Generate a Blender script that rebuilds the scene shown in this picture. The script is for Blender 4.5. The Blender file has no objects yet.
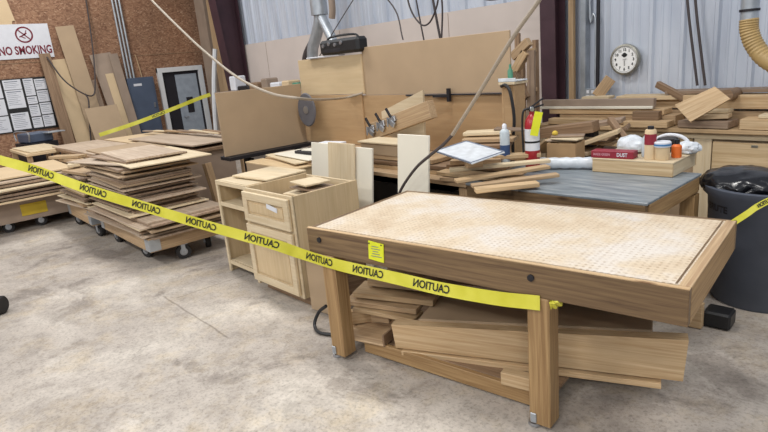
import bpy, bmesh, math, random
from mathutils import Vector, Matrix, Euler
R = random.Random(7)
scene = bpy.context.scene
COL = scene.collection
V = Vector

# ------------------------------------------------------------------ materials
def srgb(r, g, b):
    f = lambda c: c/12.92 if c <= 0.04045 else ((c+0.055)/1.055)**2.4
    return (f(r/255), f(g/255), f(b/255), 1)

def base_mat(name, rough=0.6, metal=0.0):
    m = bpy.data.materials.new(name); m.use_nodes = True
    nt = m.node_tree; nt.nodes.clear()
    out = nt.nodes.new('ShaderNodeOutputMaterial')
    b = nt.nodes.new('ShaderNodeBsdfPrincipled')
    b.inputs['Roughness'].default_value = rough
    b.inputs['Metallic'].default_value = metal
    nt.links.new(b.outputs[0], out.inputs[0])
    return m, nt, b

def node(nt, t, **kw):
    n = nt.nodes.new(t)
    for k, v in kw.items():
        if hasattr(n, k): setattr(n, k, v)
        else: n.inputs[k].default_value = v
    return n

def ramp(nt, fac, stops):
    r = nt.nodes.new('ShaderNodeValToRGB'); e = r.color_ramp.elements
    while len(e) < len(stops): e.new(0.5)
    for i, (p, c) in enumerate(stops):
        e[i].position = p; e[i].color = c
    nt.links.new(fac, r.inputs[0]); return r.outputs[0]

def mixc(nt, a, b, fac, mode='MIX'):
    m = nt.nodes.new('ShaderNodeMix'); m.data_type = 'RGBA'; m.blend_type = mode
    for s, v in ((6, a), (7, b)):
        if isinstance(v, tuple): m.inputs[s].default_value = v
        else: nt.links.new(v, m.inputs[s])
    if isinstance(fac, float): m.inputs[0].default_value = fac
    else: nt.links.new(fac, m.inputs[0])
    return m.outputs[2]

def coords(nt, scale=(1, 1, 1), rand=True):
    tc = nt.nodes.new('ShaderNodeTexCoord'); mp = nt.nodes.new('ShaderNodeMapping')
    mp.inputs['Scale'].default_value = scale
    nt.links.new(tc.outputs['Object'], mp.inputs[0])
    if rand:
        oi = nt.nodes.new('ShaderNodeObjectInfo'); mu = nt.nodes.new('ShaderNodeMath'); mu.operation = 'MULTIPLY'
        mu.inputs[1].default_value = 37.0; nt.links.new(oi.outputs['Random'], mu.inputs[0])
        nt.links.new(mu.outputs[0], mp.inputs['Location'])
    return mp.outputs[0]

def vary(nt, col, amt):
    oi = nt.nodes.new('ShaderNodeObjectInfo'); h = nt.nodes.new('ShaderNodeHueSaturation')
    mr = nt.nodes.new('ShaderNodeMapRange'); mr.inputs[3].default_value = 1-amt; mr.inputs[4].default_value = 1+amt
    nt.links.new(oi.outputs['Random'], mr.inputs[0]); nt.links.new(mr.outputs[0], h.inputs['Value'])
    nt.links.new(col, h.inputs['Color']); return h.outputs[0]

def bump(nt, b, h, s=0.3, d=0.004):
    bp = nt.nodes.new('ShaderNodeBump'); bp.inputs['Strength'].default_value = s; bp.inputs['Distance'].default_value = d
    nt.links.new(h, bp.inputs['Height']); nt.links.new(bp.outputs[0], b.inputs['Normal'])

def wood(name, light, dark, grain=22, fine=2.4, axis='X', rough=0.62, amt=0.1, contrast=(0.35, 0.7), knots=False):
    m, nt, b = base_mat(name, rough)
    g_ = grain*fine; co = coords(nt, (1.3, g_, g_) if axis == 'X' else (g_, g_, 1.3))
    n = node(nt, 'ShaderNodeTexNoise', Scale=1.6, Detail=5.0, Roughness=0.6, Distortion=0.6); nt.links.new(co, n.inputs['Vector'])
    c = ramp(nt, n.outputs[0], [(contrast[0], dark), (contrast[1], light)])
    co2 = coords(nt, (1.0, 3.0, 3.0) if axis == 'X' else (3.0, 3.0, 1.0)); n2 = node(nt, 'ShaderNodeTexNoise', Scale=1.5, Detail=3.0); nt.links.new(co2, n2.inputs['Vector'])
    c = mixc(nt, c, ramp(nt, n2.outputs[0], [(0.3, (0.8, 0.79, 0.78, 1)), (0.65, (1.06, 1.06, 1.06, 1))]), 0.6, 'MULTIPLY')
    if knots:
        vo = node(nt, 'ShaderNodeTexVoronoi', Scale=3.2); co3 = coords(nt, (0.8, 2.4, 2.4)); nt.links.new(co3, vo.inputs['Vector'])
        c = mixc(nt, c, ramp(nt, vo.outputs['Distance'], [(0.05, (0.3, 0.2, 0.12, 1)), (0.13, (1, 1, 1, 1))]), 0.8, 'MULTIPLY')
    nt.links.new(vary(nt, c, amt), b.inputs['Base Color']); bump(nt, b, n.outputs[0], 0.2, 0.002)
    return m

def plain(name, col, rough=0.6, metal=0.0, noise=0.12, scale=9.0, amt=0.0, alpha=None, bmp=0.1):
    m, nt, b = base_mat(name, rough, metal)
    co = coords(nt); n = node(nt, 'ShaderNodeTexNoise', Scale=scale, Detail=4.0); nt.links.new(co, n.inputs['Vector'])
    d = tuple(x*(1-noise) for x in col[:3])+(1,); l = tuple(min(1, x*(1+noise)) for x in col[:3])+(1,)
    c = ramp(nt, n.outputs[0], [(0.3, d), (0.7, l)])
    if amt: c = vary(nt, c, amt)
    nt.links.new(c, b.inputs['Base Color'])
    if bmp: bump(nt, b, n.outputs[0], bmp, 0.002)
    if alpha is not None: b.inputs['Alpha'].default_value = alpha
    return m

M = {}
M['ply'] = wood('plywood', srgb(214, 190, 152), srgb(184, 156, 116), 14, amt=0.09)
M['birch'] = wood('pale_birch_plywood', srgb(218, 202, 172), srgb(204, 184, 150), 10, amt=0.05)
M['plyv'] = wood('plywood_upright_grain', srgb(206, 184, 148), srgb(194, 170, 132), 12, axis='Z', amt=0.05)
M['pine'] = wood('pine_board', srgb(210, 184, 146), srgb(180, 148, 108), 22, amt=0.12, knots=True)
M['oak'] = wood('sawn_board', srgb(196, 170, 134), srgb(160, 130, 98), 26, amt=0.12)
M['brown'] = wood('brown_board', srgb(160, 132, 104), srgb(122, 96, 72), 20, amt=0.12)
M['grime'] = wood('grimy_timber', srgb(140, 114, 80), srgb(88, 66, 46), 14, rough=0.5, amt=0.05, contrast=(0.3, 0.75), knots=True)
M['leg'] = wood('bench_leg_timber', srgb(178, 146, 102), srgb(140, 108, 70), 18, rough=0.55, amt=0.03)
M['mdf'] = plain('mdf_board', srgb(168, 145, 117), 0.7, noise=0.06, scale=3, amt=0.05)
M['tanply'] = wood('orange_tan_plywood', srgb(180, 150, 112), srgb(166, 134, 96), 8, amt=0.03, contrast=(0.2, 0.8))
M['paleply'] = wood('plain_pale_plywood', srgb(206, 184, 148), srgb(196, 172, 134), 8, amt=0.03, contrast=(0.2, 0.8))
M['mdfl'] = plain('pale_fibreboard', srgb(204, 180, 144), 0.7, noise=0.06, scale=3, amt=0.06)
M['greyboard'] = plain('greyish_board', srgb(150, 132, 116), 0.7, noise=0.1, scale=4, amt=0.1)
M['sheet'] = wood('thin_sheet', srgb(202, 184, 162), srgb(174, 152, 130), 12, amt=0.16)
M['sheetd'] = wood('dark_thin_sheet', srgb(164, 142, 120), srgb(130, 108, 90), 12, amt=0.2)
M['white'] = plain('white_panel', srgb(226, 220, 204), 0.55, noise=0.04, scale=2)
M['paper'] = plain('paper', srgb(214, 216, 222), 0.8, noise=0.04, amt=0.05)
M['cardboard'] = plain('cardboard', srgb(170, 138, 100), 0.85, noise=0.06, amt=0.05)
M['black'] = plain('black_plastic', srgb(26, 26, 28), 0.45, noise=0.2)
M['rubber'] = plain('black_rubber', srgb(34, 32, 32), 0.7, noise=0.2)
M['bag'] = plain('black_bag_film', srgb(24, 24, 28), 0.22, noise=0.2, scale=14, bmp=0.5)
M['barrel'] = plain('dark_grey_bin_plastic', srgb(72, 77, 88), 0.55, noise=0.15, scale=6)
M['steel'] = plain('steel', srgb(170, 172, 176), 0.35, 0.85, noise=0.15)
M['zinc'] = plain('galvanised_steel', srgb(176, 182, 188), 0.4, 0.6, noise=0.15)
M['darkmetal'] = plain('dark_machine_metal', srgb(44, 42, 46), 0.5, 0.4, noise=0.2)
M['maroon'] = plain('maroon_red_oxide_paint', srgb(66, 42, 50), 0.6, noise=0.18, scale=4)
M['redpaint'] = plain('red_enamel', srgb(158, 34, 42), 0.3, noise=0.06)
M['redprint'] = plain('dark_red_print', srgb(140, 34, 50), 0.5, noise=0.05)
M['panelblue'] = plain('blue_grey_enamel', srgb(74, 86, 106), 0.45, noise=0.1, scale=4)
M['doorwhite'] = plain('white_door_paint', srgb(214, 216, 218), 0.5, noise=0.04)
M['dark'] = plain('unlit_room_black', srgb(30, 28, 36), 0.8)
M['insulation'] = plain('pale_blue_grey_room_wall', srgb(150, 160, 172), 0.8)
M['yellow'] = plain('yellow_paint', srgb(196, 168, 44), 0.6, noise=0.15, scale=6)
M['tag'] = plain('neon_yellow_card', srgb(222, 226, 44), 0.6, noise=0.08)
M['ink'] = plain('black_ink', srgb(22, 22, 24), 0.6, noise=0.02, bmp=0)
M['inkgrey'] = plain('grey_print', srgb(110, 116, 130), 0.7, noise=0.05, bmp=0)
M['inkred'] = plain('dark_red_ink', srgb(112, 22, 40), 0.6, noise=0.02, bmp=0)
M['inkpink'] = plain('faded_pink_print', srgb(196, 140, 150), 0.6, noise=0.03, bmp=0)
M['hose'] = plain('beige_hose', srgb(158, 146, 130), 0.55, noise=0.08)
M['ropedark'] = plain('dark_cable', srgb(66, 58, 58), 0.6)
M['discgrey'] = plain('worn_grey_rubber', srgb(92, 90, 94), 0.6)
M['flex'] = plain('tan_ribbed_hose', srgb(176, 148, 98), 0.5, noise=0.12)
M['blue'] = plain('blue_plastic', srgb(70, 124, 176), 0.4)
M['green'] = plain('green_plastic', srgb(74, 130, 104), 0.4)
M['orange'] = plain('orange_plastic', srgb(222, 110, 44), 0.45)
M['film'] = plain('clear_wrinkled_film', srgb(206, 212, 218), 0.25, noise=0.14, scale=18, bmp=0.6)
M['bottle'] = plain('pale_spray_can', srgb(190, 200, 206), 0.35)
M['navy'] = plain('dark_blue_label', srgb(46, 70, 110), 0.5)
M['liner'] = plain('cream_wall_liner', srgb(206, 194, 186), 0.75, noise=0.05, scale=1.6)
M['dial'] = plain('white_dial', srgb(238, 238, 236), 0.5, noise=0.02, bmp=0)
M['brass'] = plain('aged_steel_rim', srgb(150, 148, 138), 0.35, 0.7)
M['yellowbag'] = plain('yellow_sponge', srgb(210, 180, 70), 0.8)

# caution tape: thin yellow film, a little light comes through
def tape_mat():
    m, nt, b = base_mat('yellow_barrier_film', 0.32)
    co = coords(nt, (1, 1, 1)); n = node(nt, 'ShaderNodeTexNoise', Scale=5.0, Detail=3.0); nt.links.new(co, n.inputs['Vector'])
    c = ramp(nt, n.outputs[0], [(0.3, srgb(196, 190, 42)), (0.7, srgb(220, 214, 84))])
    nt.links.new(c, b.inputs['Base Color']); b.inputs['Transmission Weight'].default_value = 0.0
    bump(nt, b, n.outputs[0], 0.5, 0.01)
    return m
M['tape'] = tape_mat()

def osb_mat():
    m, nt, b = base_mat('oriented_strand_board', 0.7)
    tc = nt.nodes.new('ShaderNodeTexCoord')
    n = node(nt, 'ShaderNodeTexNoise', Scale=6.0, Detail=2.0); nt.links.new(tc.outputs['Object'], n.inputs['Vector'])
    ad = mixc(nt, tc.outputs['Object'], n.outputs['Color'], 0.12)
    mp = nt.nodes.new('ShaderNodeMapping'); mp.inputs['Scale'].default_value = (1, 36, 60); nt.links.new(ad, mp.inputs[0])
    v = node(nt, 'ShaderNodeTexVoronoi', Scale=1.0); nt.links.new(mp.outputs[0], v.inputs['Vector'])
    bw = nt.nodes.new('ShaderNodeRGBToBW'); nt.links.new(v.outputs['Color'], bw.inputs[0])
    c = ramp(nt, bw.outputs[0], [(0.1, srgb(116, 80, 58)), (0.45, srgb(142, 106, 80)), (0.75, srgb(158, 122, 94)), (0.95, srgb(180, 148, 120))])
    n2 = node(nt, 'ShaderNodeTexNoise', Scale=1.1, Detail=3.0); nt.links.new(tc.outputs['Object'], n2.inputs['Vector'])
    c = mixc(nt, c, ramp(nt, n2.outputs[0], [(0.35, (0.8, 0.78, 0.78, 1)), (0.65, (1.08, 1.05, 1.05, 1))]), 0.8, 'MULTIPLY')
    nt.links.new(c, b.inputs['Base Color']); return m
M['osb'] = osb_mat()

def floor_mat():
    m, nt, b = base_mat('worn_dusty_concrete', 0.55)
    tc = nt.nodes.new('ShaderNodeTexCoord'); O = tc.outputs['Object']
    def nz(s, d, ro=0.55, dist=0.0):
        n = node(nt, 'ShaderNodeTexNoise', Scale=s, Detail=d, Roughness=ro, Distortion=dist); nt.links.new(O, n.inputs['Vector']); return n.outputs[0]
    a = nz(0.9, 9, 0.68, 0.3)
    c = ramp(nt, a, [(0.3, srgb(140, 132, 125)), (0.5, srgb(172, 163, 154)), (0.66, srgb(194, 186, 176))])
    c = mixc(nt, c, ramp(nt, nz(1.5, 8, 0.7, 0.5), [(0.38, (0.58, 0.56, 0.55, 1)), (0.46, (1, 1, 1, 1))]), 0.8, 'MULTIPLY')
    c = mixc(nt, c, ramp(nt, nz(9, 8, 0.8), [(0.34, (0.74, 0.73, 0.72, 1)), (0.52, (1.03, 1.03, 1.02, 1)), (0.7, (1.14, 1.14, 1.14, 1))]), 1.0, 'MULTIPLY')
    c = mixc(nt, c, ramp(nt, nz(2.6, 8, 0.75, 0.2), [(0.5, (1, 1, 1, 1)), (0.66, (1.02, 0.95, 0.80, 1))]), 0.8, 'MULTIPLY')
    c = mixc(nt, c, ramp(nt, nz(55, 3, 0.8), [(0.32, (0.68, 0.67, 0.66, 1)), (0.5, (1.03, 1.03, 1.03, 1))]), 1.0, 'MULTIPLY')
    # a short shallow crack in front of the drawer cabinet
    sx = nt.nodes.new('ShaderNodeSeparateXYZ'); nt.links.new(O, sx.inputs[0])
    def absd(sock, off, extra=None):
        s = node(nt, 'ShaderNodeMath', operation='SUBTRACT'); nt.links.new(sock, s.inputs[0]); s.inputs[1].default_value = off
        q = s.outputs[0]
        if extra is not None:
            w = node(nt, 'ShaderNodeMath', operation='MULTIPLY_ADD'); nt.links.new(extra, w.inputs[0]); w.inputs[1].default_value = 0.06; nt.links.new(q, w.inputs[2]); q = w.outputs[0]
        ab = node(nt, 'ShaderNodeMath', operation='ABSOLUTE'); nt.links.new(q, ab.inputs[0]); return ab.outputs[0]
    def crack(across, ac, along, lc, half, wd, wob):
        ln = ramp(nt, absd(across, ac, wob), [(wd*0.4, (0, 0, 0, 1)), (wd, (1, 1, 1, 1))]); mk = ramp(nt, absd(along, lc), [(half*0.9, (0, 0, 0, 1)), (half, (1, 1, 1, 1))])
        return mixc(nt, ln, mk, 1.0, 'SCREEN')
    wob = nz(3.0, 5)
    k1 = crack(sx.outputs[1], 1.46-2.0+0.03, sx.outputs[0], -4.1+5.5, 0.62, 0.010, wob)
    c = mixc(nt, c, mixc(nt, (0.5, 0.48, 0.46, 1), (1, 1, 1, 1), k1), 0.8, 'MULTIPLY')
    k2 = crack(sx.outputs[0], -4.55+5.5+0.03, sx.outputs[1], 1.85-2.0, 0.35, 0.008, wob)
    c = mixc(nt, c, mixc(nt, (0.55, 0.53, 0.5, 1), (1, 1, 1, 1), k2), 0.8, 'MULTIPLY')
    nt.links.new(c, b.inputs['Base Color']); bump(nt, b, nz(30, 4), 0.15, 0.003)
    return m
M['concrete'] = floor_mat()

def benchtop_mat():
    m, nt, b = base_mat('perforated_pale_bench_surface', 0.5)
    tc = nt.nodes.new('ShaderNodeTexCoord'); O = tc.outputs['Object']
    sc = 34.0
    sx = nt.nodes.new('ShaderNodeSeparateXYZ'); nt.links.new(O, sx.inputs[0])
    def frac(s, k):
        mu = node(nt, 'ShaderNodeMath', operation='MULTIPLY'); nt.links.new(s, mu.inputs[0]); mu.inputs[1].default_value = k
        fr = node(nt, 'ShaderNodeMath', operation='FRACT'); nt.links.new(mu.outputs[0], fr.inputs[0])
        su = node(nt, 'ShaderNodeMath', operation='SUBTRACT'); nt.links.new(fr.outputs[0], su.inputs[0]); su.inputs[1].default_value = 0.5
        sq = node(nt, 'ShaderNodeMath', operation='MULTIPLY'); nt.links.new(su.outputs[0], sq.inputs[0]); nt.links.new(su.outputs[0], sq.inputs[1]); return sq.outputs[0]
    ad = node(nt, 'ShaderNodeMath', operation='ADD'); nt.links.new(frac(sx.outputs[0], sc), ad.inputs[0]); nt.links.new(frac(sx.outputs[1], sc), ad.inputs[1])
    dots = ramp(nt, ad.outputs[0], [(0.025, (0.7, 0.62, 0.55, 1)), (0.07, (1, 1, 1, 1))])
    n = node(nt, 'ShaderNodeTexNoise', Scale=2.0, Detail=6.0, Roughness=0.65); nt.links.new(O, n.inputs['Vector'])
    c = ramp(nt, n.outputs[0], [(0.32, srgb(194, 172, 144)), (0.48, srgb(210, 194, 170)), (0.62, srgb(214, 206, 196))])
    n2 = node(nt, 'ShaderNodeTexNoise', Scale=60.0, Detail=3.0, Roughness=0.7); nt.links.new(O, n2.inputs['Vector'])
    c = mixc(nt, c, ramp(nt, n2.outputs[0], [(0.3, (0.82, 0.78, 0.74, 1)), (0.55, (1.04, 1.04, 1.04, 1))]), 0.7, 'MULTIPLY')
    # grime keeps some of the holes open and fills others
    n3 = node(nt, 'ShaderNodeTexNoise', Scale=9.0, Detail=2.0); nt.links.new(O, n3.inputs['Vector'])
    g = ramp(nt, n3.outputs[0], [(0.35, (0.15, 0.15, 0.15, 1)), (0.65, (1, 1, 1, 1))])
    c = mixc(nt, c, mixc(nt, c, dots, 1.0, 'MULTIPLY'), g)
    nt.links.new(c, b.inputs['Base Color']); return m
M['benchtop'] = benchtop_mat()

def greytop_mat():
    m, nt, b = base_mat('scuffed_blue_grey_table_surface', 0.4)
    co = coords(nt, (2, 12, 5), False); n = node(nt, 'ShaderNodeTexNoise', Scale=1.6, Detail=6.0, Roughness=0.65); nt.links.new(co, n.inputs['Vector'])
    c = ramp(nt, n.outputs[0], [(0.3, srgb(92, 100, 106)), (0.5, srgb(126, 134, 140)), (0.7, srgb(160, 163, 163))])
    nt.links.new(c, b.inputs['Base Color']); return m
M['greytop'] = greytop_mat()

def metalwall_mat():
    m, nt, b = base_mat('pale_blue_grey_wall_sheeting', 0.42, 0.15)
    co = coords(nt, (3, 3, 0.6), False); n = node(nt, 'ShaderNodeTexNoise', Scale=1.6, Detail=5.0); nt.links.new(co, n.inputs['Vector'])
    c = ramp(nt, n.outputs[0], [(0.3, srgb(184, 192, 206)), (0.7, srgb(208, 214, 224))])
    nt.links.new(c, b.inputs['Base Color']); return m
M['sheeting'] = metalwall_mat()

# ------------------------------------------------------------------ builders
def tag(o, label=None, cat=None, group=None, kind=None):
    if label: o['label'] = label
    if cat: o['category'] = cat
    if group: o['group'] = group
    if kind: o['kind'] = kind
    return o

def link(name, me, mat=None, parent=None):
    if mat: me.materials.append(M[mat] if isinstance(mat, str) else mat)
    o = bpy.data.objects.new(name, me); COL.objects.link(o)
    if parent: o.parent = parent
    return o

def empty(name, loc, rz=0.0, label=None, cat=None, group=None):
    o = bpy.data.objects.new(name, None); COL.objects.link(o); o.empty_display_size = 0.1
    o.location = loc; o.rotation_euler = (0, 0, rz); return tag(o, label, cat, group)

def bm_box(bm, c, s, rot=None, bev=0.0):
    r = bmesh.ops.create_cube(bm, size=1.0); vs = r['verts']
    for v in vs: v.co = V((v.co.x*s[0], v.co.y*s[1], v.co.z*s[2]))
    if bev:
        es = list({e for v in vs for e in v.link_edges})
        q = bmesh.ops.bevel(bm, geom=es, offset=min(bev, min(s)*0.3), segments=1, affect='EDGES'); 
        vs = list({v for f in q['faces'] for v in f.verts} | {v for v in vs if v.is_valid})
    mt = Matrix.Translation(V(c)) @ (rot.to_matrix().to_4x4() if rot is not None else Matrix())
    for v in vs: v.co = mt @ v.co
    return vs

def bm_tube(bm, pts, r, seg=10, cap=True, rs=None):
    pts = [V(p) for p in pts]; rings = []; up = None
    for i, p in enumerate(pts):
        d = (pts[min(i+1, len(pts)-1)] - pts[max(i-1, 0)]).normalized()
        if up is None:
            up = d.orthogonal().normalized()
        else:
            up = (up - d*up.dot(d)).normalized()
        s = d.cross(up); rr = rs[i] if rs else r
        rings.append([bm.verts.new(p + (up*math.cos(a) + s*math.sin(a))*rr) for a in [2*math.pi*k/seg for k in range(seg)]])
    for a, b in zip(rings, rings[1:]):
        for k in range(seg): bm.faces.new((a[k], a[(k+1) % seg], b[(k+1) % seg], b[k]))
    if cap:
        bm.faces.new(list(reversed(rings[0]))); bm.faces.new(rings[-1])

def bm_lathe(bm, prof, c=(0, 0, 0), seg=28, mat4=None):
    rings = []; c = V(c)
    for r, z in prof:
        ring = []
        for k in range(seg):
            a = 2*math.pi*k/seg; p = V((r*math.cos(a), r*math.sin(a), z))
            ring.append(bm.verts.new((mat4 @ p if mat4 else p) + c))
        rings.append(ring)
    for a, b in zip(rings, rings[1:]):
        for k in range(seg): bm.faces.new((a[k], a[(k+1) % seg], b[(k+1) % seg], b[k]))
    bm.faces.new(list(reversed(rings[0]))); bm.faces.new(rings[-1])

def done(bm, name, mat, parent=None, smooth=False):
    bmesh.ops.recalc_face_normals(bm, faces=bm.faces[:])
    me = bpy.data.meshes.new(name)
    bm.to_mesh(me); bm.free()
    if smooth:
        for p in me.polygons: p.use_smooth = True
        me.set_sharp_from_angle(angle=math.radians(40))
    return link(name, me, mat, parent)

def box(name, c, s, mat, parent=None, rz=0.0, rot=None, bev=0.003):
    bm = bmesh.new(); bm_box(bm, (0, 0, 0), s, bev=bev); o = done(bm, name, mat, parent)
    o.location = c; o.rotation_euler = rot if rot else (0, 0, rz); return o

def board(name, p0, p1, w, t, mat, roll=0.0, parent=None, bev=0.003):
    """a board between two points: its length along local X, width Y, thickness Z"""
    p0, p1 = V(p0), V(p1); x = (p1-p0); L = x.length; x.normalize()
    y = V((0, 0, 1)).cross(x)
    if y.length < 1e-4: y = V((0, 1, 0))
    y.normalize(); z = x.cross(y)
    rot = Matrix((x, y, z)).transposed() @ Matrix.Rotation(math.radians(roll), 3, 'X')
    bm = bmesh.new(); bm_box(bm, (0, 0, 0), (L, w, t), bev=bev); o = done(bm, name, mat, parent)
    o.location = (p0+p1)/2; o.rotation_euler = rot.to_euler(); return o

def tube(name, pts, r, mat, parent=None, seg=8, smooth=True):
    bm = bmesh.new(); bm_tube(bm, pts, r, seg); return done(bm, name, mat, parent, smooth)

def spline(pts, n=8):
    pts = [V(p) for p in pts]; P = [pts[0]*2-pts[1]] + pts + [pts[-1]*2-pts[-2]]; out = []
    for i in range(1, len(P)-2):
        for k in range(n):
            t = k/n; a, b, c, d = P[i-1:i+3]
            out.append(0.5*((2*b)+(c-a)*t+(2*a-5*b+4*c-d)*t*t+(3*b-a-3*c+d)*t**3))
    return out+[pts[-1]]

def text_mesh(s, size, bold=0.0, depth=0.0):
    cu = bpy.data.curves.new('t', 'FONT'); cu.body = s; cu.size = size; cu.offset = bold; cu.extrude = depth
    cu.align_x = 'CENTER'; cu.align_y = 'CENTER'; cu.resolution_u = 3
    o = bpy.data.objects.new('t', cu); COL.objects.link(o)
    dg = bpy.context.evaluated_depsgraph_get(); me = bpy.data.meshes.new_from_object(o.evaluated_get(dg))
    bpy.data.objects.remove(o); bpy.data.curves.remove(cu)
    return me

def text(name, s, size, org, xd, yd, mat, parent=None, bold=0.0, sx=1.0, mirror=False, fn=None):
    """flat lettering centred on org; xd, yd are the directions of writing and of the letters' tops"""
    me = text_mesh(s, size, bold); me.materials.clear()
    for v in me.vertices:
        x = v.co.x*sx*(-1 if mirror else 1); y = v.co.y
        v.co = fn(x, y) if fn else V(org)+V(xd).normalized()*x+V(yd).normalized()*y
    return link(name, me, mat, parent)

def thing_board(label, cat, *a, group=None, name='board', **k):
    o = board(name, *a, **k); return tag(o, label, cat, group)

def tbox(name, label, cat, *a, group=None, **k):
    o = box(name, *a, **k); return tag(o, label, cat, group)

def structure(o): o['kind'] = 'structure'; return o

# ------------------------------------------------------------------ setting
WX, WY = -13.2, 6.1      # inner faces of the two walls
structure(box('floor', (-5.5, 2.0, -0.05), (18, 12, 0.1), 'concrete', bev=0))
structure(box('wall_left', (WX-0.05, 1.2, 2.2), (0.1, 9.8, 4.4), 'osb', bev=0))
for z in (1.22, 2.28, 3.5):
    pass
bm = bmesh.new()
bm_box(bm, (WX+0.004, 1.2, 2.28), (0.008, 9.6, 0.012)); 
for y in (-1.1, 1.34, 3.78): bm_box(bm, (WX+0.004, y, 2.0), (0.008, 0.008, 4.0))
structure(done(bm, 'trim_1', 'brown'))
# corrugated sheet on the long wall
def corrugated(x0, x1, z0, z1):
    bm = bmesh.new(); prof = []; x = x0
    rib = 0.305
    while x < x1:
        prof += [(x, 0), (x+0.018, -0.032), (x+0.048, -0.032), (x+0.066, 0), (x+0.115, 0), (x+0.122, -0.006), (x+0.137, -0.006), (x+0.144, 0),
                 (x+0.19, 0), (x+0.197, -0.006), (x+0.212, -0.006), (x+0.219, 0)]
        x += rib
    top = [bm.verts.new((px, WY+py, z1)) for px, py in prof]; bot = [bm.verts.new((px, WY+py, z0)) for px, py in prof]
    btop = [bm.verts.new((px, WY+0.03, z1)) for px in (prof[0][0], prof[-1][0])]; bbot = [bm.verts.new((px, WY+0.03, z0)) for px in (prof[0][0], prof[-1][0])]
    for i in range(len(prof)-1): bm.faces.new((bot[i], bot[i+1], top[i+1], top[i]))
    bm.faces.new((bbot[0], btop[0], btop[1], bbot[1])); bm.faces.new([btop[0]]+top+[btop[1]]); bm.faces.new([bbot[0]]+bot+[bbot[1]])
    bm.faces.new((bbot[0], bot[0], top[0], btop[0])); bm.faces.new((bbot[1], bot[-1], top[-1], btop[1]))
    return done(bm, 'wall_back', 'sheeting')
structure(corrugated(-13.2, 2.5, 0, 4.6))
structure(box('trim_2', (-7.85, WY-0.05, 1.135), (8.1, 0.02, 2.27), 'liner', bev=0))   # cream liner boards
bm = bmesh.new()
for x in (-10.3, -7.9, -5.5): bm_box(bm, (x, WY-0.062, 1.13), (0.006, 0.004, 2.25))
structure(done(bm, 'trim_3', 'greyboard'))

# door in the left wall, standing open on a dark room
dy0, dy1, dz = 4.9, 5.95, 1.98
d = empty('door_1', (WX, (dy0+dy1)/2, 0)); d['kind'] = 'structure'
hw = (dy1-dy0)/2
bm = bmesh.new()
bm_box(bm, (0.03, -hw+0.05, dz/2), (0.09, 0.10, dz)); bm_box(bm, (0.03, hw-0.05, dz/2), (0.09, 0.10, dz)); bm_box(bm, (0.03, 0, dz-0.05), (0.088, 2*hw, 0.10))
done(bm, 'door_frame', 'doorwhite', d)
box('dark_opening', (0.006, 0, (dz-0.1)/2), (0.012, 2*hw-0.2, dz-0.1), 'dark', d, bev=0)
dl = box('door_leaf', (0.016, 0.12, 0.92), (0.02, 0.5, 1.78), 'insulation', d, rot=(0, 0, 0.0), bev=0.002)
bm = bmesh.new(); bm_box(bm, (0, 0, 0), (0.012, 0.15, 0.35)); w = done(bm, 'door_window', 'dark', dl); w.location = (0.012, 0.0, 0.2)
bm = bmesh.new(); bm_tube(bm, [(0.01, -0.19, -0.06), (0.06, -0.19, -0.06), (0.06, -0.10, -0.06)], 0.012); done(bm, 'door_handle', 'steel', dl, True)

# tapered steel columns of the building frame
def column(name, x, dbot, dtop, h, fl, label):
    bm = bmesh.new()
    for (y0, y1) in ((0, None),):
        pass
    # back flange, web, tapering front flange
    bm_box(bm, (0, -0.10, h/2), (fl, 0.012, h))
    def quadslab(pts, t):
        a = [bm.verts.new((p[0]-t/2, p[1], p[2])) for p in pts]; b = [bm.verts.new((p[0]+t/2, p[1], p[2])) for p in pts]
        bm.faces.new(a); bm.faces.new(list(reversed(b)))
        for i in range(len(pts)): bm.faces.new((a[i], b[i], b[(i+1) % 4], a[(i+1) % 4]))
    quadslab([(0, -0.10, 0), (0, -dbot, 0), (0, -dtop, h), (0, -0.10, h)], 0.012)
    quadslab([(0, -dbot, 0), (0, -dbot-0.014, 0), (0, -dtop-0.014, h), (0, -dtop, h)], fl)
    bm_box(bm, (0, -0.3, 0.01), (fl+0.06, 0.5, 0.02))
    o = done(bm, name, 'maroon'); o.location = (x, WY, 0); return tag(o, label, 'column')
column('steel_column', -11.25, 0.32, 0.66, 4.4, 0.30, 'dark maroon tapered steel building column at the far left corner beside the open door')
column('steel_column', -3.82, 0.26, 0.32, 4.4, 0.19, 'dark maroon steel building column between the cream wall boards and the corrugated wall')

# strips and pipes round the corner
thing_board('tall pale timber strip standing right of the maroon column by the lumber counter', 'board', (-3.62, 5.98, 0.0), (-3.64, 5.98, 4.2), 0.05, 0.06, 'oak', name='timber_strip')
thing_board('tall timber strip standing between the open door and the maroon corner column', 'board', (-12.75, 5.98, 0.0), (-12.75, 5.98, 4.2), 0.08, 0.45, 'greyboard', name='timber_strip')
thing_board('narrower pale timber strip touching the far maroon column', 'board', (-12.0, 6.0, 0.0), (-12.0, 6.0, 4.2), 0.05, 0.9, 'oak', name='timber_strip')
tag(tube('plastic_pipe', spline([(-11.8, 5.38, 0.0), (-11.8, 5.46, 0.9), (-11.8, 5.56, 1.6), (-11.8, 5.70, 2.25)], 3), 0.05, 'doorwhite'), 'white plastic pipe standing upright in front of the far maroon column', 'pipe')

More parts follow.
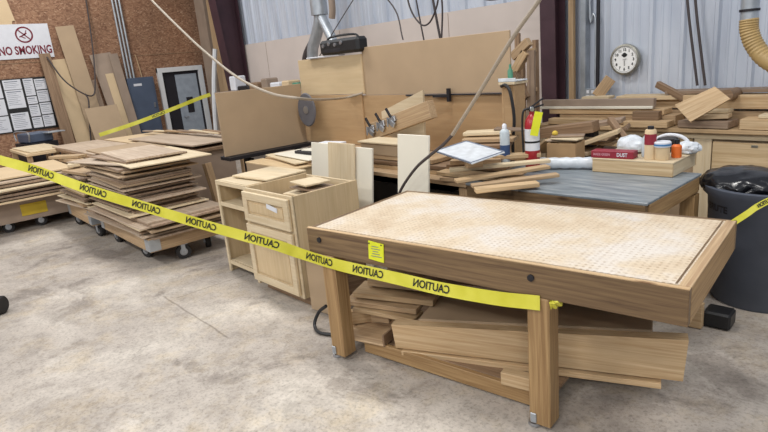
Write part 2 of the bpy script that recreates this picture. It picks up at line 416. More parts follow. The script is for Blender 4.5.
# ------------------------------------------------------------------ left wall: signs, papers, boards
s = empty('no_smoking_sign', (WX+0.012, 2.49, 2.67), 0, 'white NO SMOKING sign with a barred cigarette symbol on the strand board wall', 'sign')
box('sign_plate', (0, 0, 0), (0.012, 0.94, 0.63), 'paper', s, bev=0)
text('lettering', 'NO SMOKING', 0.21, (0.009, 0.0, -0.17), (0, 1, 0), (0, 0, 1), 'inkred', s, bold=0.006, sx=0.68)
bm = bmesh.new(); m4 = Matrix.Rotation(math.pi/2, 4, 'Y')
for k in range(32):
    a0, a1 = 2*math.pi*k/32, 2*math.pi*(k+1)/32; f = lambda r, a: bm.verts.new((0.009, 0.03+r*math.cos(a), 0.12+r*math.sin(a)))
    bm.faces.new((f(0.15, a0), f(0.15, a1), f(0.122, a1), f(0.122, a0)))
bm_box(bm, (0.009, 0.03, 0.12), (0.001, 0.25, 0.02), Euler((-math.pi/4, 0, 0)))
bm_box(bm, (0.009, 0.0, 0.105), (0.001, 0.12, 0.02), Euler((0.4, 0, 0))); bm_box(bm, (0.009, 0.055, 0.14), (0.001, 0.05, 0.022), Euler((0.4, 0, 0)))
bm_box(bm, (0.009, 0.07, 0.18), (0.001, 0.012, 0.05), Euler((-0.4, 0, 0))); bm_box(bm, (0.009, 0.01, 0.07), (0.001, 0.07, 0.016), Euler((-0.5, 0, 0)))
done(bm, 'symbol', 'inkred', s)

nb = empty('notice_board', (WX+0.01, 2.0, 1.5), 0, 'dark notice board covered in printed sheets below the no smoking sign', 'notice board')
box('backing', (0, 0.02, 0), (0.016, 1.44, 1.0), 'ink', nb, bev=0)
def notice(y0, z0, w, h, label, i):
    p = empty('paper_notice', (WX+0.020, 2.0+y0+w/2, 1.5+z0+h/2), 0, label, 'notice')
    box('sheet', (0, 0, 0), (0.004, w, h), 'paper', p, bev=0)
    bm = bmesh.new(); n = int(h/0.035)
    for k in range(1, n):
        l = w*R.uniform(0.5, 0.82); bm_box(bm, (0.0028, -(w*0.84-l)/2, h/2-k*0.034), (0.001, l, 0.006 if k > 1 else 0.014))
    done(bm, 'printing', 'inkgrey', p)
cells = []
for (y, w) in ((-0.68, 0.22), (-0.43, 0.36)): 
    for (z, h) in ((-0.48, 0.3), (-0.16, 0.3), (0.16, 0.3)): cells.append((y, z, w, h))
cells += [(-0.03, -0.46, 0.30, 0.32), (-0.03, -0.05, 0.30, 0.34), (-0.03, 0.30, 0.30, 0.18)]
for (z, h) in ((-0.46, 0.2), (-0.24, 0.22), (0.0, 0.14), (0.16, 0.32)): cells.append((0.31, z, 0.17, h))
for (z, h) in ((-0.46, 0.22), (-0.22, 0.22), (0.02, 0.22), (0.26, 0.2)): cells.append((0.50, z, 0.2, h))
rown = {0: 'bottom', 1: 'middle', 2: 'upper', 3: 'top'}
coln = ['leftmost column', 'wide second column', 'third column', 'narrow fourth column', 'rightmost column']
ci = {-0.68: 0, -0.43: 1, -0.03: 2, 0.31: 3, 0.50: 4}; cnt = {}
for (y, z, w, h) in cells:
    k = ci[y]; r = cnt.get(k, 0); cnt[k] = r+1
    tot = 4 if k >= 3 else 3
    nm = (['bottom', 'lower middle', 'upper middle', 'top'] if tot == 4 else ['bottom', 'middle', 'top'])[r]
    notice(y, z, w, h, 'printed sheet, %s in the %s of the notice board' % (nm, coln[k]), r)
bm = bmesh.new(); bm_box(bm, (0, 0, 0), (0.006, 0.5, 0.42), Euler((0.15, 0, 0))); bm_box(bm, (0, 0.12, -0.2), (0.005, 0.2, 0.16), Euler((-0.3, 0, 0)))
o = done(bm, 'torn_poster', 'mdfl'); o.location = (WX+0.012, 2.15, 3.22); tag(o, 'torn beige poster on the strand board above the no smoking sign', 'poster')
# lean: boards against the strand board wall  (foot y, foot x, top y, top z, width, material)
def lean(y0, y1, z1, w, mat, label, off=0.0, t=0.02, x0=0.45, z0=0.0, name='leaning_board'):
    p0 = V((WX+x0+off, y0, z0)); p1 = V((WX+0.04+off, y1, z1))
    ax = (p1-p0); L = ax.length; ax.normalize(); y = V((0, 1, 0)); y = (y-ax*y.dot(ax)).normalized(); z = ax.cross(y)
    bm = bmesh.new(); bm_box(bm, (0, 0, 0), (L, w, t), bev=0.002); o = done(bm, name, mat); o.location = (p0+p1)/2
    o.rotation_euler = Matrix((ax, y, z)).transposed().to_euler(); return tag(o, label, 'board')
lean(2.82, 2.76, 2.42, 0.20, 'brown', 'brown board standing just right of the notice board', 0.10, x0=0.3, t=0.04)
lean(3.42, 3.24, 2.92, 0.34, 'mdf', 'tallest tan board leaning on the strand board wall', 0.03)
lean(3.12, 3.02, 2.30, 0.30, 'mdfl', 'pale board leaning just left of the tallest tan board', 0.0, x0=0.35)
lean(4.02, 3.80, 2.36, 0.42, 'greyboard', 'wide grey-brown board leaning left of the electrical cabinet', 0.0)
lean(3.98, 3.88, 1.95, 0.16, 'mdfl', 'short pale narrow board in front of the wide grey-brown one', 0.08, x0=0.4)
lean(4.14, 4.03, 2.34, 0.18, 'greyboard', 'narrow brown board leaning right beside the electrical cabinet', 0.09, x0=0.42)
lean(3.62, 3.52, 1.85, 0.12, 'sheetd', 'narrow dark offcut between the tallest tan board and the grey-brown board', 0.13, x0=0.4)
lean(3.50, 3.45, 1.32, 0.62, 'mdf', 'squarish tan panel standing low in front of the leaning boards', 0.55, x0=0.5)
# panel
ep = empty('electrical_cabinet', (WX+0.01, 4.46, 0.62), 0, 'blue-grey electrical cabinet on the wall left of the open door', 'electrical cabinet')
box('cabinet_body', (0.10, 0, 0.6), (0.2, 0.56, 1.2), 'panelblue', ep)
box('cabinet_door', (0.205, 0, 0.6), (0.012, 0.5, 1.14), 'panelblue', ep)
box('label_plate', (0.213, -0.08, 1.05), (0.006, 0.17, 0.05), 'paper', ep)
box('latch', (0.22, 0.2, 0.6), (0.02, 0.03, 0.1), 'steel', ep)
for i, (y, w) in enumerate(((4.24, 'leftmost steel conduit rising from the electrical cabinet'), (4.31, 'second steel conduit from the left above the electrical cabinet'),
                            (4.38, 'third steel conduit from the left above the electrical cabinet'), (4.56, 'thin rightmost conduit, kinked, above the electrical cabinet'))):
    pts = [(WX+0.08, y, 1.82), (WX+0.08, y, 4.3)] if i < 3 else [(WX+0.05, y, 1.82), (WX+0.05, y-0.04, 2.2), (WX+0.05, y-0.06, 2.3)]
    tag(tube('conduit', pts, 0.022 if i < 3 else 0.012, 'zinc' if i < 3 else 'oak'), w, 'conduit')
# looped cord on the wall
bm = bmesh.new()
bm_tube(bm, spline([(WX+0.2, 2.78, 2.35), (WX+0.35, 2.95, 1.9), (WX+0.45, 3.2, 1.62), (WX+0.4, 3.4, 1.55), (WX+0.35, 3.5, 1.75), (WX+0.22, 3.62, 2.3), (WX+0.12, 3.72, 3.2), (WX+0.1, 3.76, 4.2)]), 0.014)
bm_tube(bm, spline([(WX+0.45, 3.25, 1.6), (WX+0.48, 3.28, 1.45), (WX+0.5, 3.2, 1.0), (WX+0.5, 3.15, 0.6)]), 0.014)
tag(done(bm, 'hanging_cord', 'ropedark', smooth=True), 'thin dark cord looped in front of the boards on the left wall', 'cord')

# ------------------------------------------------------------------ back wall fittings
tb = empty('wall_clock', (-3.04, WY-0.06, 1.52), 0, 'round white-faced dial clock with dark numerals hung on the corrugated wall', 'clock')
cm = Matrix.Rotation(math.radians(90), 4, 'X')
bm = bmesh.new(); bm_lathe(bm, [(0.13, -0.02), (0.185, -0.02), (0.19, 0.0), (0.185, 0.03), (0.165, 0.035), (0.162, 0.02)], seg=40, mat4=cm); done(bm, 'rim', 'brass', tb, True)
bm = bmesh.new(); bm_lathe(bm, [(0.163, 0.018), (0.163, 0.024)], seg=40, mat4=cm); done(bm, 'dial', 'dial', tb)
bm = bmesh.new(); 
for k in range(60):
    a = 2*math.pi*k/60; bm_box(bm, (0.15*math.sin(a), -0.0255, 0.15*math.cos(a)), (0.003, 0.001, 0.014 if k % 5 else 0.02), Euler((0, a, 0)))
done(bm, 'minute_marks', 'ink', tb)
for k in range(1, 13):
    a = 2*math.pi*k/12
    text('numeral', str(k), 0.045, (0.117*math.sin(a), -0.0258, 0.117*math.cos(a)), (1, 0, 0), (0, 0, 1), 'ink', tb, bold=0.002)
bm = bmesh.new(); bm_lathe(bm, [(0.028, 0.024), (0.028, 0.027)], c=(0, 0, 0.055), seg=20, mat4=cm); bm_box(bm, (0.0, -0.027, 0.055), (0.07, 0.001, 0.02)); done(bm, 'emblem', 'ink', tb)
tb.scale = (0.84, 1, 0.84)
board('hour_hand', (0, -0.03, -0.01), (0.004, -0.03, -0.075), 0.009, 0.002, 'ink', 0, tb, 0); board('minute_hand', (-0.02, -0.031, 0.0), (0.03, -0.031, 0.01), 0.006, 0.002, 'ink', 0, tb, 0)
ob = empty('outlet_box', (-3.41, WY-0.07, 1.17), 0, 'grey four-socket outlet box on the wall below a conduit', 'outlet')
box('box_body', (0, 0, 0), (0.13, 0.08, 0.12), 'zinc', ob)
for sx in (-1, 1):
    for sz in (-1, 1): box('socket', (sx*0.028, -0.043, sz*0.026), (0.032, 0.008, 0.034), 'paper', ob)
tag(tube('conduit', [(-3.34, WY-0.08, 1.24), (-3.34, WY-0.08, 4.4)], 0.02, 'darkmetal'), 'dark conduit running up the wall from the outlet box', 'conduit')
tag(tube('conduit', spline([(-3.38, WY-0.06, 1.24), (-3.38, WY-0.06, 1.9), (-3.41, WY-0.06, 2.02), (-3.45, WY-0.06, 2.12), (-3.45, WY-0.06, 4.4)], 5), 0.012, 'zinc'), 'thin bent grey conduit left of the dark one over the outlet box', 'conduit')
thing_board('grey steel wall rib between the timber strip and the outlet box', 'metal strip', (-3.50, WY-0.07, 0.0), (-3.50, WY-0.07, 4.4), 0.09, 0.06, 'zinc', name='wall_rib')
for k, (x0, x1, y) in enumerate(((-2.51, -2.28, WY-0.15), (-2.44, -2.21, WY-0.15))):
    tag(tube('hanging_cord', spline([(x0, y, 2.9), ((x0+x1)/2-0.01, y, 2.0), (x1, y, 1.24)]), 0.013, 'ropedark'), ['left', 'right'][k]+' one of two dark cords hanging down the corrugated wall behind the lumber', 'cord')
# tan flexible duct, upper right
du = empty('flexible_duct', (-1.77, 5.6, 1.80), 0, 'tan ribbed flexible duct with a metal collar hanging at the upper right', 'duct')
pts = spline([(0, 0, 0), (0.01, 0.0, -0.1), (0.06, 0, -0.22), (0.17, -0.02, -0.34), (0.36, -0.06, -0.42), (0.7, -0.1, -0.40)], 10)
bm = bmesh.new(); bm_tube(bm, pts, 0.1, 20, True, [0.068 + (0.006 if i % 2 else 0) for i in range(len(pts))]); done(bm, 'ribbed_hose', 'flex', du, True)
tube('metal_collar', [(0, 0, 1.6), (0, 0, -0.01)], 0.066, 'zinc', du, 24)
tube('clamp_band', [(0, 0, 0.06), (0, 0, 0.08)], 0.076, 'darkmetal', du, 24)
# Y-shaped dust duct above the boards
yd = empty('dust_collection_duct', (-7.65, 5.5, 2.4), 0, 'galvanised Y-branch dust duct hanging behind the tall boards', 'duct')
tube('main_pipe', [(0, 0, 2.0), (0, 0, 0.08)], 0.13, 'zinc', yd, 20)
tube('straight_branch', spline([(0, 0, 0.12), (-0.02, 0, 0.0), (-0.16, 0, -0.22), (-0.3, 0, -0.42), (-0.36, 0, -0.75)], 4), 0.09, 'zinc', yd, 16)
tube('side_branch', [(0, 0, 0.1), (0.3, -0.05, -0.26), (0.46, -0.1, -0.5)], 0.075, 'zinc', yd, 16)
tube('flexible_hose', spline([(-0.28, 0, -0.30), (-0.5, 0.0, -0.5), (-0.56, 0, -0.75), (-0.54, 0, -1.2)], 6), 0.06, 'ropedark', yd, 14)
tube('loop_handle', spline([(0.3, 0, 0.9), (0.34, 0, 0.2), (0.3, 0, 0.0)], 4), 0.05, 'greyboard', yd, 10)

# cords hanging from the roof
def cord(label, pts, r=0.008, mat='ropedark', name='hanging_cord'):
    return tag(tube(name, spline(pts), r, mat, seg=8), label, 'cord')
cord('straight dark cord slanting down behind the black radio', [(-5.55, 4.6, 2.55), (-6.12, 4.6, 2.15), (-6.5, 4.6, 1.86)], 0.006)
cord('long thin cord slanting down from upper middle to the big tan board', [(-5.55, 4.6, 2.75), (-5.0, 4.6, 2.3), (-4.72, 4.45, 1.93)], 0.008)
def hang(px0, px1, lab, r):
    cord(lab, [(px0, 5.0, 2.9), ((px0+px1)/2, 5.0, 2.3), (px1, 5.0, 1.75)], r)
hang(-5.12, -4.92, 'left dark cord hanging behind the big tan board', 0.009)
hang(-4.86, -4.66, 'thicker dark cord hanging behind the middle of the big tan board', 0.014)
cord('dark cable forming a U loop above the big tan board', [(-5.1, 4.9, 2.9), (-5.06, 4.9, 2.35), (-4.9, 4.9, 2.10), (-4.75, 4.9, 2.09), (-4.62, 4.9, 2.25), (-4.56, 4.9, 2.42), (-4.54, 4.9, 2.2), (-4.60, 4.9, 1.75)], 0.010)
cord('dark cable sagging along the top of the cream wall boards', [(-4.5, 5.2, 2.62), (-4.25, 5.2, 2.30), (-3.9, 5.2, 2.26), (-3.62, 5.2, 2.34), (-3.4, 5.2, 2.6)], 0.016)
# air hoses
cord('beige air hose sagging across the left from the ceiling to the tall boards', [(-7.3, 2.6, 2.95), (-6.73, 2.6, 2.59), (-6.1, 2.6, 2.23), (-5.61, 2.6, 1.97), (-5.01, 2.6, 1.70), (-4.47, 2.6, 1.55), (-4.05, 2.62, 1.50), (-4.60, 3.2, 1.43), (-5.2, 3.94, 1.37), (-4.96, 4.02, 1.41)], 0.012, 'hose', 'air_hose')
cord('beige air hose hanging straight down across the big tan board', [(-1.75, 2.8, 2.14), (-1.89, 2.8, 1.98), (-2.07, 2.8, 1.80), (-2.32, 2.8, 1.51), (-2.57, 2.8, 1.23)], 0.012, 'hose', 'air_hose')
cord('dark lower end of the hanging hose in front of the white panel', [(-2.57, 2.8, 1.23), (-2.66, 2.8, 1.16), (-2.79, 2.8, 1.08), (-2.95, 2.8, 0.97), (-3.13, 2.8, 0.78), (-3.2, 2.8, 0.6)], 0.011)

# ------------------------------------------------------------------ workbench, front
BR = math.atan2(0.34, 2.01)
BO = (-2.82, 1.76, 0)
wb = empty('workbench', BO, BR, 'large wooden workbench with a pale perforated top, standing in the foreground', 'workbench')
L, W, H = 2.055, 0.995, 0.825
bm = bmesh.new(); bm_box(bm, (0, 0, 0), (L-0.08, W-0.08, 0.02)); o = done(bm, 'perforated_top', 'benchtop', wb); o.location = (L/2, W/2, H-0.008)
box('apron', (L/2, 0.02, H-0.075), (L, 0.04, 0.15), 'grime', wb)
box('apron', (L/2, W-0.02, H-0.075), (L, 0.04, 0.15), 'grime', wb)
box('apron', (0.02, W/2, H-0.075), (W-0.08, 0.04, 0.15), 'grime', wb, rz=math.pi/2)
box('apron', (L-0.02, W/2, H-0.075), (W-0.08, 0.04, 0.15), 'leg', wb, rz=math.pi/2)
box('edge_strip', (L/2, 0.012, H+0.003), (L, 0.024, 0.006), 'pine', wb)
box('edge_strip', (L-0.022, W/2, H+0.002), (W-0.06, 0.044, 0.006), 'oak', wb, rz=math.pi/2)
box('edge_strip', (L-0.056, W/2, H+0.0035), (W-0.09, 0.008, 0.003), 'grime', wb, rz=math.pi/2)
box('under_panel', (L/2, W/2, H-0.045), (L-0.09, W-0.09, 0.03), 'brown', wb)
for (x, y) in ((0.15, 0.048), (1.455, 0.048), (0.15, W-0.09), (1.455, W-0.09)):
    l = box('leg', (x, y, 0.35), (0.65, 0.105, 0.105), 'leg', wb, rot=(0, math.pi/2, 0), bev=0.006)
    bm = bmesh.new(); bm_lathe(bm, [(0.028, 0.0), (0.032, 0.006), (0.03, 0.02), (0.01, 0.024), (0.009, 0.06)], seg=16); f = done(bm, 'levelling_foot', 'steel', l, True)
    f.rotation_euler = (0, -math.pi/2, 0); f.location = (0.35, -0.02 if y < 0.5 else 0, -0.04)
    b2 = box('foot_bracket', (0.29, -0.056 if y < 0.5 else 0.056, -0.03), (0.05, 0.008, 0.03), 'zinc', l)
for x in (1.455, 0.15):
    bm = bmesh.new(); bm_lathe(bm, [(0.016, 0.0), (0.016, 0.008), (0.008, 0.01)], seg=14, mat4=cm); o = done(bm, 'bolt', 'darkmetal', wb, True); o.location = (x-0.03 if x > 1 else 0.10, 0.0, H-0.06)
box('stretcher', (0.84, 0.15, 0.055), (1.2, 0.03, 0.085), 'leg', wb)
box('stretcher', (0.84, W-0.15, 0.055), (1.2, 0.03, 0.085), 'leg', wb)
box('lower_shelf', (0.84, W/2, 0.075), (1.2, 0.62, 0.018), 'brown', wb)
# yellow tag on the apron
yt = empty('yellow_tag', BO, BR, 'small neon yellow tag pinned to the dark front edge of the workbench', 'tag')
t0 = box('card', (0.535, -0.004, 0.757), (0.105, 0.004, 0.105), 'tag', yt, rot=(0, 0.08, 0), bev=0)
for sx in (-1, 1): 
    bm = bmesh.new(); bm_lathe(bm, [(0.004, 0), (0.004, 0.003)], seg=10, mat4=cm); p = done(bm, 'pin', 'darkmetal', yt); p.location = (0.535+sx*0.042, -0.006, 0.80)
bm = bmesh.new()
for k in range(5):
    bm_box(bm, (0.535+R.uniform(-0.006, 0.006), -0.0065, 0.785-k*0.014), (R.uniform(0.04, 0.075), 0.001, 0.004))
done(bm, 'handwriting', 'inkgrey', yt)

def BW(u, v, z):     # bench frame to the shop's frame
    c, s = math.cos(BR), math.sin(BR); return V((BO[0]+u*c-v*s, BO[1]+u*s+v*c, z))
def bboard(label, a, b, w, t, mat, roll=0, name='board', cat='board'):
    return tag(board(name, BW(*a), BW(*b), w, t, mat, roll), label, cat)
# lumber on the lower shelf
def hexa(name, low, high, mat):
    c = sum((V(p) for p in low+high), V())/8; ax = ((V(low[1])-V(low[0]))).normalized(); ang = math.atan2(ax.y, ax.x); im = Matrix.Rotation(-ang, 3, 'Z')
    bm = bmesh.new(); a = [bm.verts.new(im @ (V(p)-c)) for p in low]; b = [bm.verts.new(im @ (V(p)-c)) for p in high]
    bm.faces.new(a); bm.faces.new(b)
    for i in range(4): bm.faces.new((a[i], a[(i+1) % 4], b[(i+1) % 4], b[i]))
    o = done(bm, name, mat); o.location = c; o.rotation_euler = (0, 0, ang); return o
bm_ = hexa('timber_beam', [BW(0.49, 0.14, 0.105), BW(1.95, 0.50, 0.15), BW(1.93, 0.57, 0.15), BW(0.47, 0.21, 0.105)], [BW(0.47, 0.14, 0.25), BW(1.965, 0.50, 0.37), BW(1.945, 0.57, 0.37), BW(0.45, 0.21, 0.25)], 'pine')
tag(bm_, 'wide light timber, the longest in the pile, sticking out right under the workbench', 'beam')
bboard('thin board lying beneath the long light beam under the workbench', (0.52, 0.19, 0.085), (1.85, 0.52, 0.115), 0.12, 0.03, 'pine')
bboard('wide brown panel lying flat on top of the long light beam', (0.55, 0.44, 0.265), (1.75, 0.73, 0.36), 0.42, 0.02, 'mdf', 0)
bboard('dark plank slanting behind the beam just under the workbench top', (0.45, 0.60, 0.40), (1.9, 0.78, 0.47), 0.22, 0.03, 'sheetd', 12)
bboard('second dark plank resting highest in the pile under the workbench', (0.20, 0.66, 0.47), (1.55, 0.80, 0.53), 0.16, 0.03, 'brown', 4)
bboard('short thick offcut at top left of the pile under the workbench', (0.10, 0.42, 0.37), (0.62, 0.56, 0.36), 0.14, 0.045, 'oak')
bboard('flat offcut with pale edge just below the top left one in the pile', (0.05, 0.34, 0.32), (0.56, 0.50, 0.30), 0.20, 0.035, 'pine')
bboard('third offcut from the top at the left end of the pile', (0.02, 0.28, 0.275), (0.50, 0.40, 0.262), 0.16, 0.03, 'oak')
bboard('lowest flat offcut of the left stack under the workbench', (0.10, 0.26, 0.245), (0.52, 0.34, 0.225), 0.14, 0.024, 'pine')
bboard('dark offcut standing on edge at back left of the pile', (0.08, 0.62, 0.42), (0.5, 0.7, 0.42), 0.04, 0.16, 'brown')
bboard('pale block sitting in the shallow tray under the workbench', (0.20, 0.30, 0.19), (0.32, 0.33, 0.19), 0.10, 0.06, 'oak', 0, 'wood_block', 'block')
bboard('small square block between bench leg and tray', (0.05, 0.24, 0.16), (0.17, 0.38, 0.16), 0.05, 0.09, 'pine', 0, 'wood_block', 'block')
tr = empty('wooden_tray', BW(0.22, 0.22, 0.10), BR+0.15, 'shallow open plywood tray poking out by the left bench leg', 'tray')
box('tray_bottom', (0, 0, 0), (0.34, 0.24, 0.012), 'oak', tr); box('tray_side', (0.17, 0, 0.03), (0.24, 0.014, 0.075), 'brown', tr, rz=math.pi/2); box('tray_side', (0, 0.12, 0.03), (0.34, 0.014, 0.07), 'oak', tr)
bboard('rounded short timber end beneath the beam next to the right bench leg', (1.19, 0.14, 0.135), (1.40, 0.16, 0.135), 0.06, 0.07, 'pine', 0, 'wood_block', 'block')
0 and bboard('long thin plank lying low on the floor side under the workbench', (0.42, 0.09, 0.03), (1.45, 0.045, 0.03), 0.04, 0.02, 'oak')
# block behind the bench
tbox('plastic_block', 'short black block lying on the floor beside the dark grey bin', 'block', (-1.17, 3.57, 0.055), (0.15, 0.14, 0.10), 'black', rz=0.1, bev=0.012)
tbox('wood_block', 'upright pale timber piece next to the black block behind the workbench', 'block', (-1.275, 3.46, 0.085), (0.10, 0.05, 0.16), 'pine', rz=0.1)

# ------------------------------------------------------------------ caution tape
def ribbon(name, pts, width, label, words, lean_=0.0, step=0.52, size=0.05, crumple=True, mirror=True, first=0.2, tilt=None):
    P = spline(pts, 10); n = len(P); bm = bmesh.new(); top = []; bot = []; dist = [0.0]
    for i in range(1, n): dist.append(dist[-1]+(P[i]-P[i-1]).length)
    frames = []
    for i, p in enumerate(P):
        d = (P[min(i+1, n-1)]-P[max(i-1, 0)]).normalized(); h = V((d.y, -d.x, 0)).normalized()
        a = (tilt or 0.18) + 0.10*math.sin(dist[i]*2.3); up = d.cross(h); up = up if up.z > 0 else -up
        up = (up*math.cos(a) - h*math.sin(a)).normalized(); frames.append((p, d, up, h))
        top.append((p+up*width/2)); bot.append((p-up*width/2))
    t = 0.0006
    rows = []
    for i, (p, d, up, h) in enumerate(frames):
        nn = d.cross(up).normalized()
        rows.append([bm.verts.new(q) for q in (top[i]+nn*t, (top[i]+bot[i])/2+nn*(t+0.002*math.sin(i*1.7)), bot[i]+nn*t, bot[i]-nn*t, (top[i]+bot[i])/2-nn*(t-0.002*math.sin(i*1.7)), top[i]-nn*t)])
    for a, b in zip(rows, rows[1:]):
        for k in range(6): bm.faces.new((a[k], a[(k+1) % 6], b[(k+1) % 6], b[k]))
    bm.faces.new(rows[0]); bm.faces.new(list(reversed(rows[-1])))
    o = done(bm, name, 'tape', smooth=True); tag(o, label, 'barrier tape')
    def at(s, y, side):
        s = min(max(s, 0), dist[-1]-1e-4)
        i = max(k for k in range(n) if dist[k] <= s); i = min(i, n-2); f = (s-dist[i])/(dist[i+1]-dist[i])
        p = P[i].lerp(P[i+1], f); up = frames[i][2].lerp(frames[i+1][2], f); nn = frames[i][1].cross(frames[i][2]).normalized()
        return p+up*y+nn*side
    for s0 in words:
        me = text_mesh('CAUTION', size, 0.0012); me.materials.clear(); mid = s0
        bm2 = bmesh.new(); bm2.from_mesh(me)
        for e_ in range(2): pass
        for v in bm2.verts: v.co = at(mid+(-v.co.x if mirror else v.co.x)*0.88, v.co.y, SIDE*0.0045)
        bm2.to_mesh(me); bm2.free(); link('lettering', me, 'ink', o)
    return o
SIDE = 1
# runs from out of frame left, past the carts and the drawer cabinet, to the right bench leg
tp = [V((-4.884, 0.534, 1.336)), V((-4.765, 0.583, 1.307)), V((-4.503, 0.733, 1.230)), V((-4.122, 0.937, 1.096)), V((-3.759, 1.131, 0.989)), V((-3.411, 1.311, 0.891)), V((-3.110, 1.474, 0.809)), V((-2.93, 1.60, 0.745)),
      BW(-0.03, -0.02, 0.66), BW(0.25, -0.02, 0.64), BW(0.68, -0.022, 0.635), BW(0.95, -0.022, 0.63), BW(1.25, -0.02, 0.64), BW(1.43, -0.015, 0.655), BW(1.47, -0.013, 0.658)]
ribbon('caution_tape', tp, 0.066, 'long yellow CAUTION tape stretched across the foreground to the right bench leg', [0.5, 0.95, 1.38, 1.80, 2.22, 2.62, 3.00, 3.42], size=0.056)
# knot on the leg
bm = bmesh.new()
for k in range(5):
    a = BW(1.47+k*0.018, 0.018, 0.655+0.01*math.sin(k*2)); bm_box(bm, a, (0.02, 0.022, 0.045), Euler((0.2*k, 0.3*math.sin(k), BR)), 0.003)
tag(done(bm, 'tape_knot', 'tape'), 'crumpled yellow tape end knotted round the right bench leg', 'tape knot')
ribbon('caution_tape', [(-0.975, 3.05, 0.812), (-0.94, 3.16, 0.845), (-0.90, 3.28, 0.88), (-0.70, 3.6, 1.0)], 0.031, 'short yellow tape running from the bench corner past the dark grey bin', [0.25], size=0.026, tilt=0.5)
ribbon('caution_tape', [(-12.1, 3.18, 0.81), (-12.05, 3.9, 0.95), (-12.0, 4.6, 1.12), (-11.92, 5.2, 1.28), (-11.86, 5.46, 1.34)], 0.075, 'far yellow tape strung in front of the open door to the white pipe', [1.2], size=0.07)

# ------------------------------------------------------------------ carts with sheet stock
def caster(parent, x, y, r, rz=0.0, top=0.2):
    c = empty('caster', (x, y, 0), rz); c.parent = parent
    bm = bmesh.new(); mm = Matrix.Rotation(math.pi/2, 4, 'X')
    bm_lathe(bm, [(r*0.55, -0.026), (r*0.95, -0.026), (r, -0.016), (r, 0.016), (r*0.95, 0.026), (r*0.55, 0.026)], seg=22, mat4=mm); o = done(bm, 'wheel', 'rubber', c, True); o.location = (0, 0, r)
    bm = bmesh.new(); bm_lathe(bm, [(r*0.5, -0.03), (r*0.5, 0.03)], seg=18, mat4=mm); bm_lathe(bm, [(r*0.18, -0.042), (r*0.18, 0.042)], seg=10, mat4=mm); o = done(bm, 'hub', 'steel', c, True); o.location = (0, 0, r)
    bm = bmesh.new()
    for s in (-1, 1): bm_box(bm, (0, s*0.038, (r+top)/2), (0.04, 0.005, top-r+0.03))
    bm_box(bm, (0, 0, top-0.008), (0.09, 0.09, 0.012)); done(bm, 'fork', 'zinc', c)

def dolly(x0, x1, y0, y1, z0, z1, mat, label, wheels, brackets=True, extra=None):
    d = empty('panel_dolly', ((x0+x1)/2, (y0+y1)/2, 0), 0, label, 'dolly'); lx, ly = x1-x0, y1-y0; h = z1-z0
    box('deck', (0, 0, z1-0.01), (lx-0.08, ly-0.08, 0.02), 'brown', d)
    for s in (-1, 1):
        box('side_rail', (0, s*(ly/2-0.02), (z0+z1)/2), (lx, 0.04, h), mat, d)
        box('end_rail', (s*(lx/2-0.02), 0, (z0+z1)/2), (ly-0.08, 0.04, h), mat, d, rz=math.pi/2)
    if brackets:
        for sx in (-1, 1):
            for sy in (-1, 1):
                bm = bmesh.new(); bm_box(bm, (sx*(lx/2-0.05), sy*(ly/2+0.003), (z0+z1)/2), (0.11, 0.006, h*0.85)); bm_box(bm, (sx*(lx/2+0.003), sy*(ly/2-0.05), (z0+z1)/2), (0.006, 0.11, h*0.85)); done(bm, 'corner_bracket', 'zinc', d)
    for (x, y, rz) in wheels: caster(d, x, y, 0.075, rz, z0)
    return d

dolly(-7.0, -5.46, 1.66, 2.44, 0.165, 0.30, 'oak', 'timber dolly with steel corner brackets under the tall stack of sheets', [(-0.60, -0.28, 0.1), (0.30, -0.27, 0.3), (0.69, -0.05, 1.3), (0.55, 0.27, -0.3), (-0.52, 0.27, 0)])
G1 = 'thin sheets in the tall stack on the timber dolly'
z = 0.302; i = 0
def sheet(x0, x1, y0, y1, z, t, mat, label, grp=None, rz=0.0, rx=0.0, ry=0.0):
    o = box('wood_sheet', ((x0+x1)/2, (y0+y1)/2, z+t/2), (x1-x0, y1-y0, t), mat, rot=(rx, ry, rz), bev=0.001); return tag(o, label, 'sheet', grp)
low = ['bottom sheet of the tall dolly stack, jutting right', 'second lowest sheet of the tall dolly stack']
while z < 0.94:
    t = R.choice((0.012, 0.016, 0.018, 0.02)); 
    if i < 9:
        a = (-7.15+R.uniform(-0.1, 0.15), -5.45+R.uniform(-0.12, 0.1), 1.62+R.uniform(-0.05, 0.08), 2.50+R.uniform(-0.1, 0.08))
    elif i % 7 == 3:
        a = (-7.0+R.uniform(-0.15, 0.1), -5.8+R.uniform(-0.08, 0.12), 1.60+R.uniform(-0.04, 0.04), 2.42)
    else:
        a = (-7.02+R.uniform(-0.16, 0.12), -5.86+R.uniform(-0.07, 0.06), 1.66+R.uniform(-0.05, 0.06), 2.36+R.uniform(-0.05, 0.05))
    mt = R.choice(('sheet', 'sheet', 'sheetd', 'mdf', 'sheetd'))
    if i in (5, 10): mt = 'birch'
    lab = low[i] if i < 2 else ('thin wooden sheet in the wider lower part of the tall dolly stack' if i < 9 else 'thin wooden sheet in the narrower upper part of the tall dolly stack')
    if i in (5, 10): lab = 'pale sheet in the lower part of the tall dolly stack' if i == 5 else 'pale sheet partway up the tall dolly stack'
    grp = None if i < 2 or i in (5, 10) else ('sheets in the lower part of the dolly stack' if i < 9 else 'sheets in the upper part of the dolly stack')
    sheet(*a, z, t, mt, lab, grp, rz=R.uniform(-0.055, 0.055)); z += t+0.002; i += 1
sheet(-7.3, -6.0, 1.60, 2.2, z+0.005, 0.012, 'sheet', 'warped sheet sliding off the left of the tall dolly stack', rz=0.16, ry=-0.02); 
sheet(-6.9, -5.62, 1.72, 2.52, z+0.02, 0.012, 'birch', 'pale sheet sticking out right near the top of the tall dolly stack', rz=-0.05, ry=0.0)
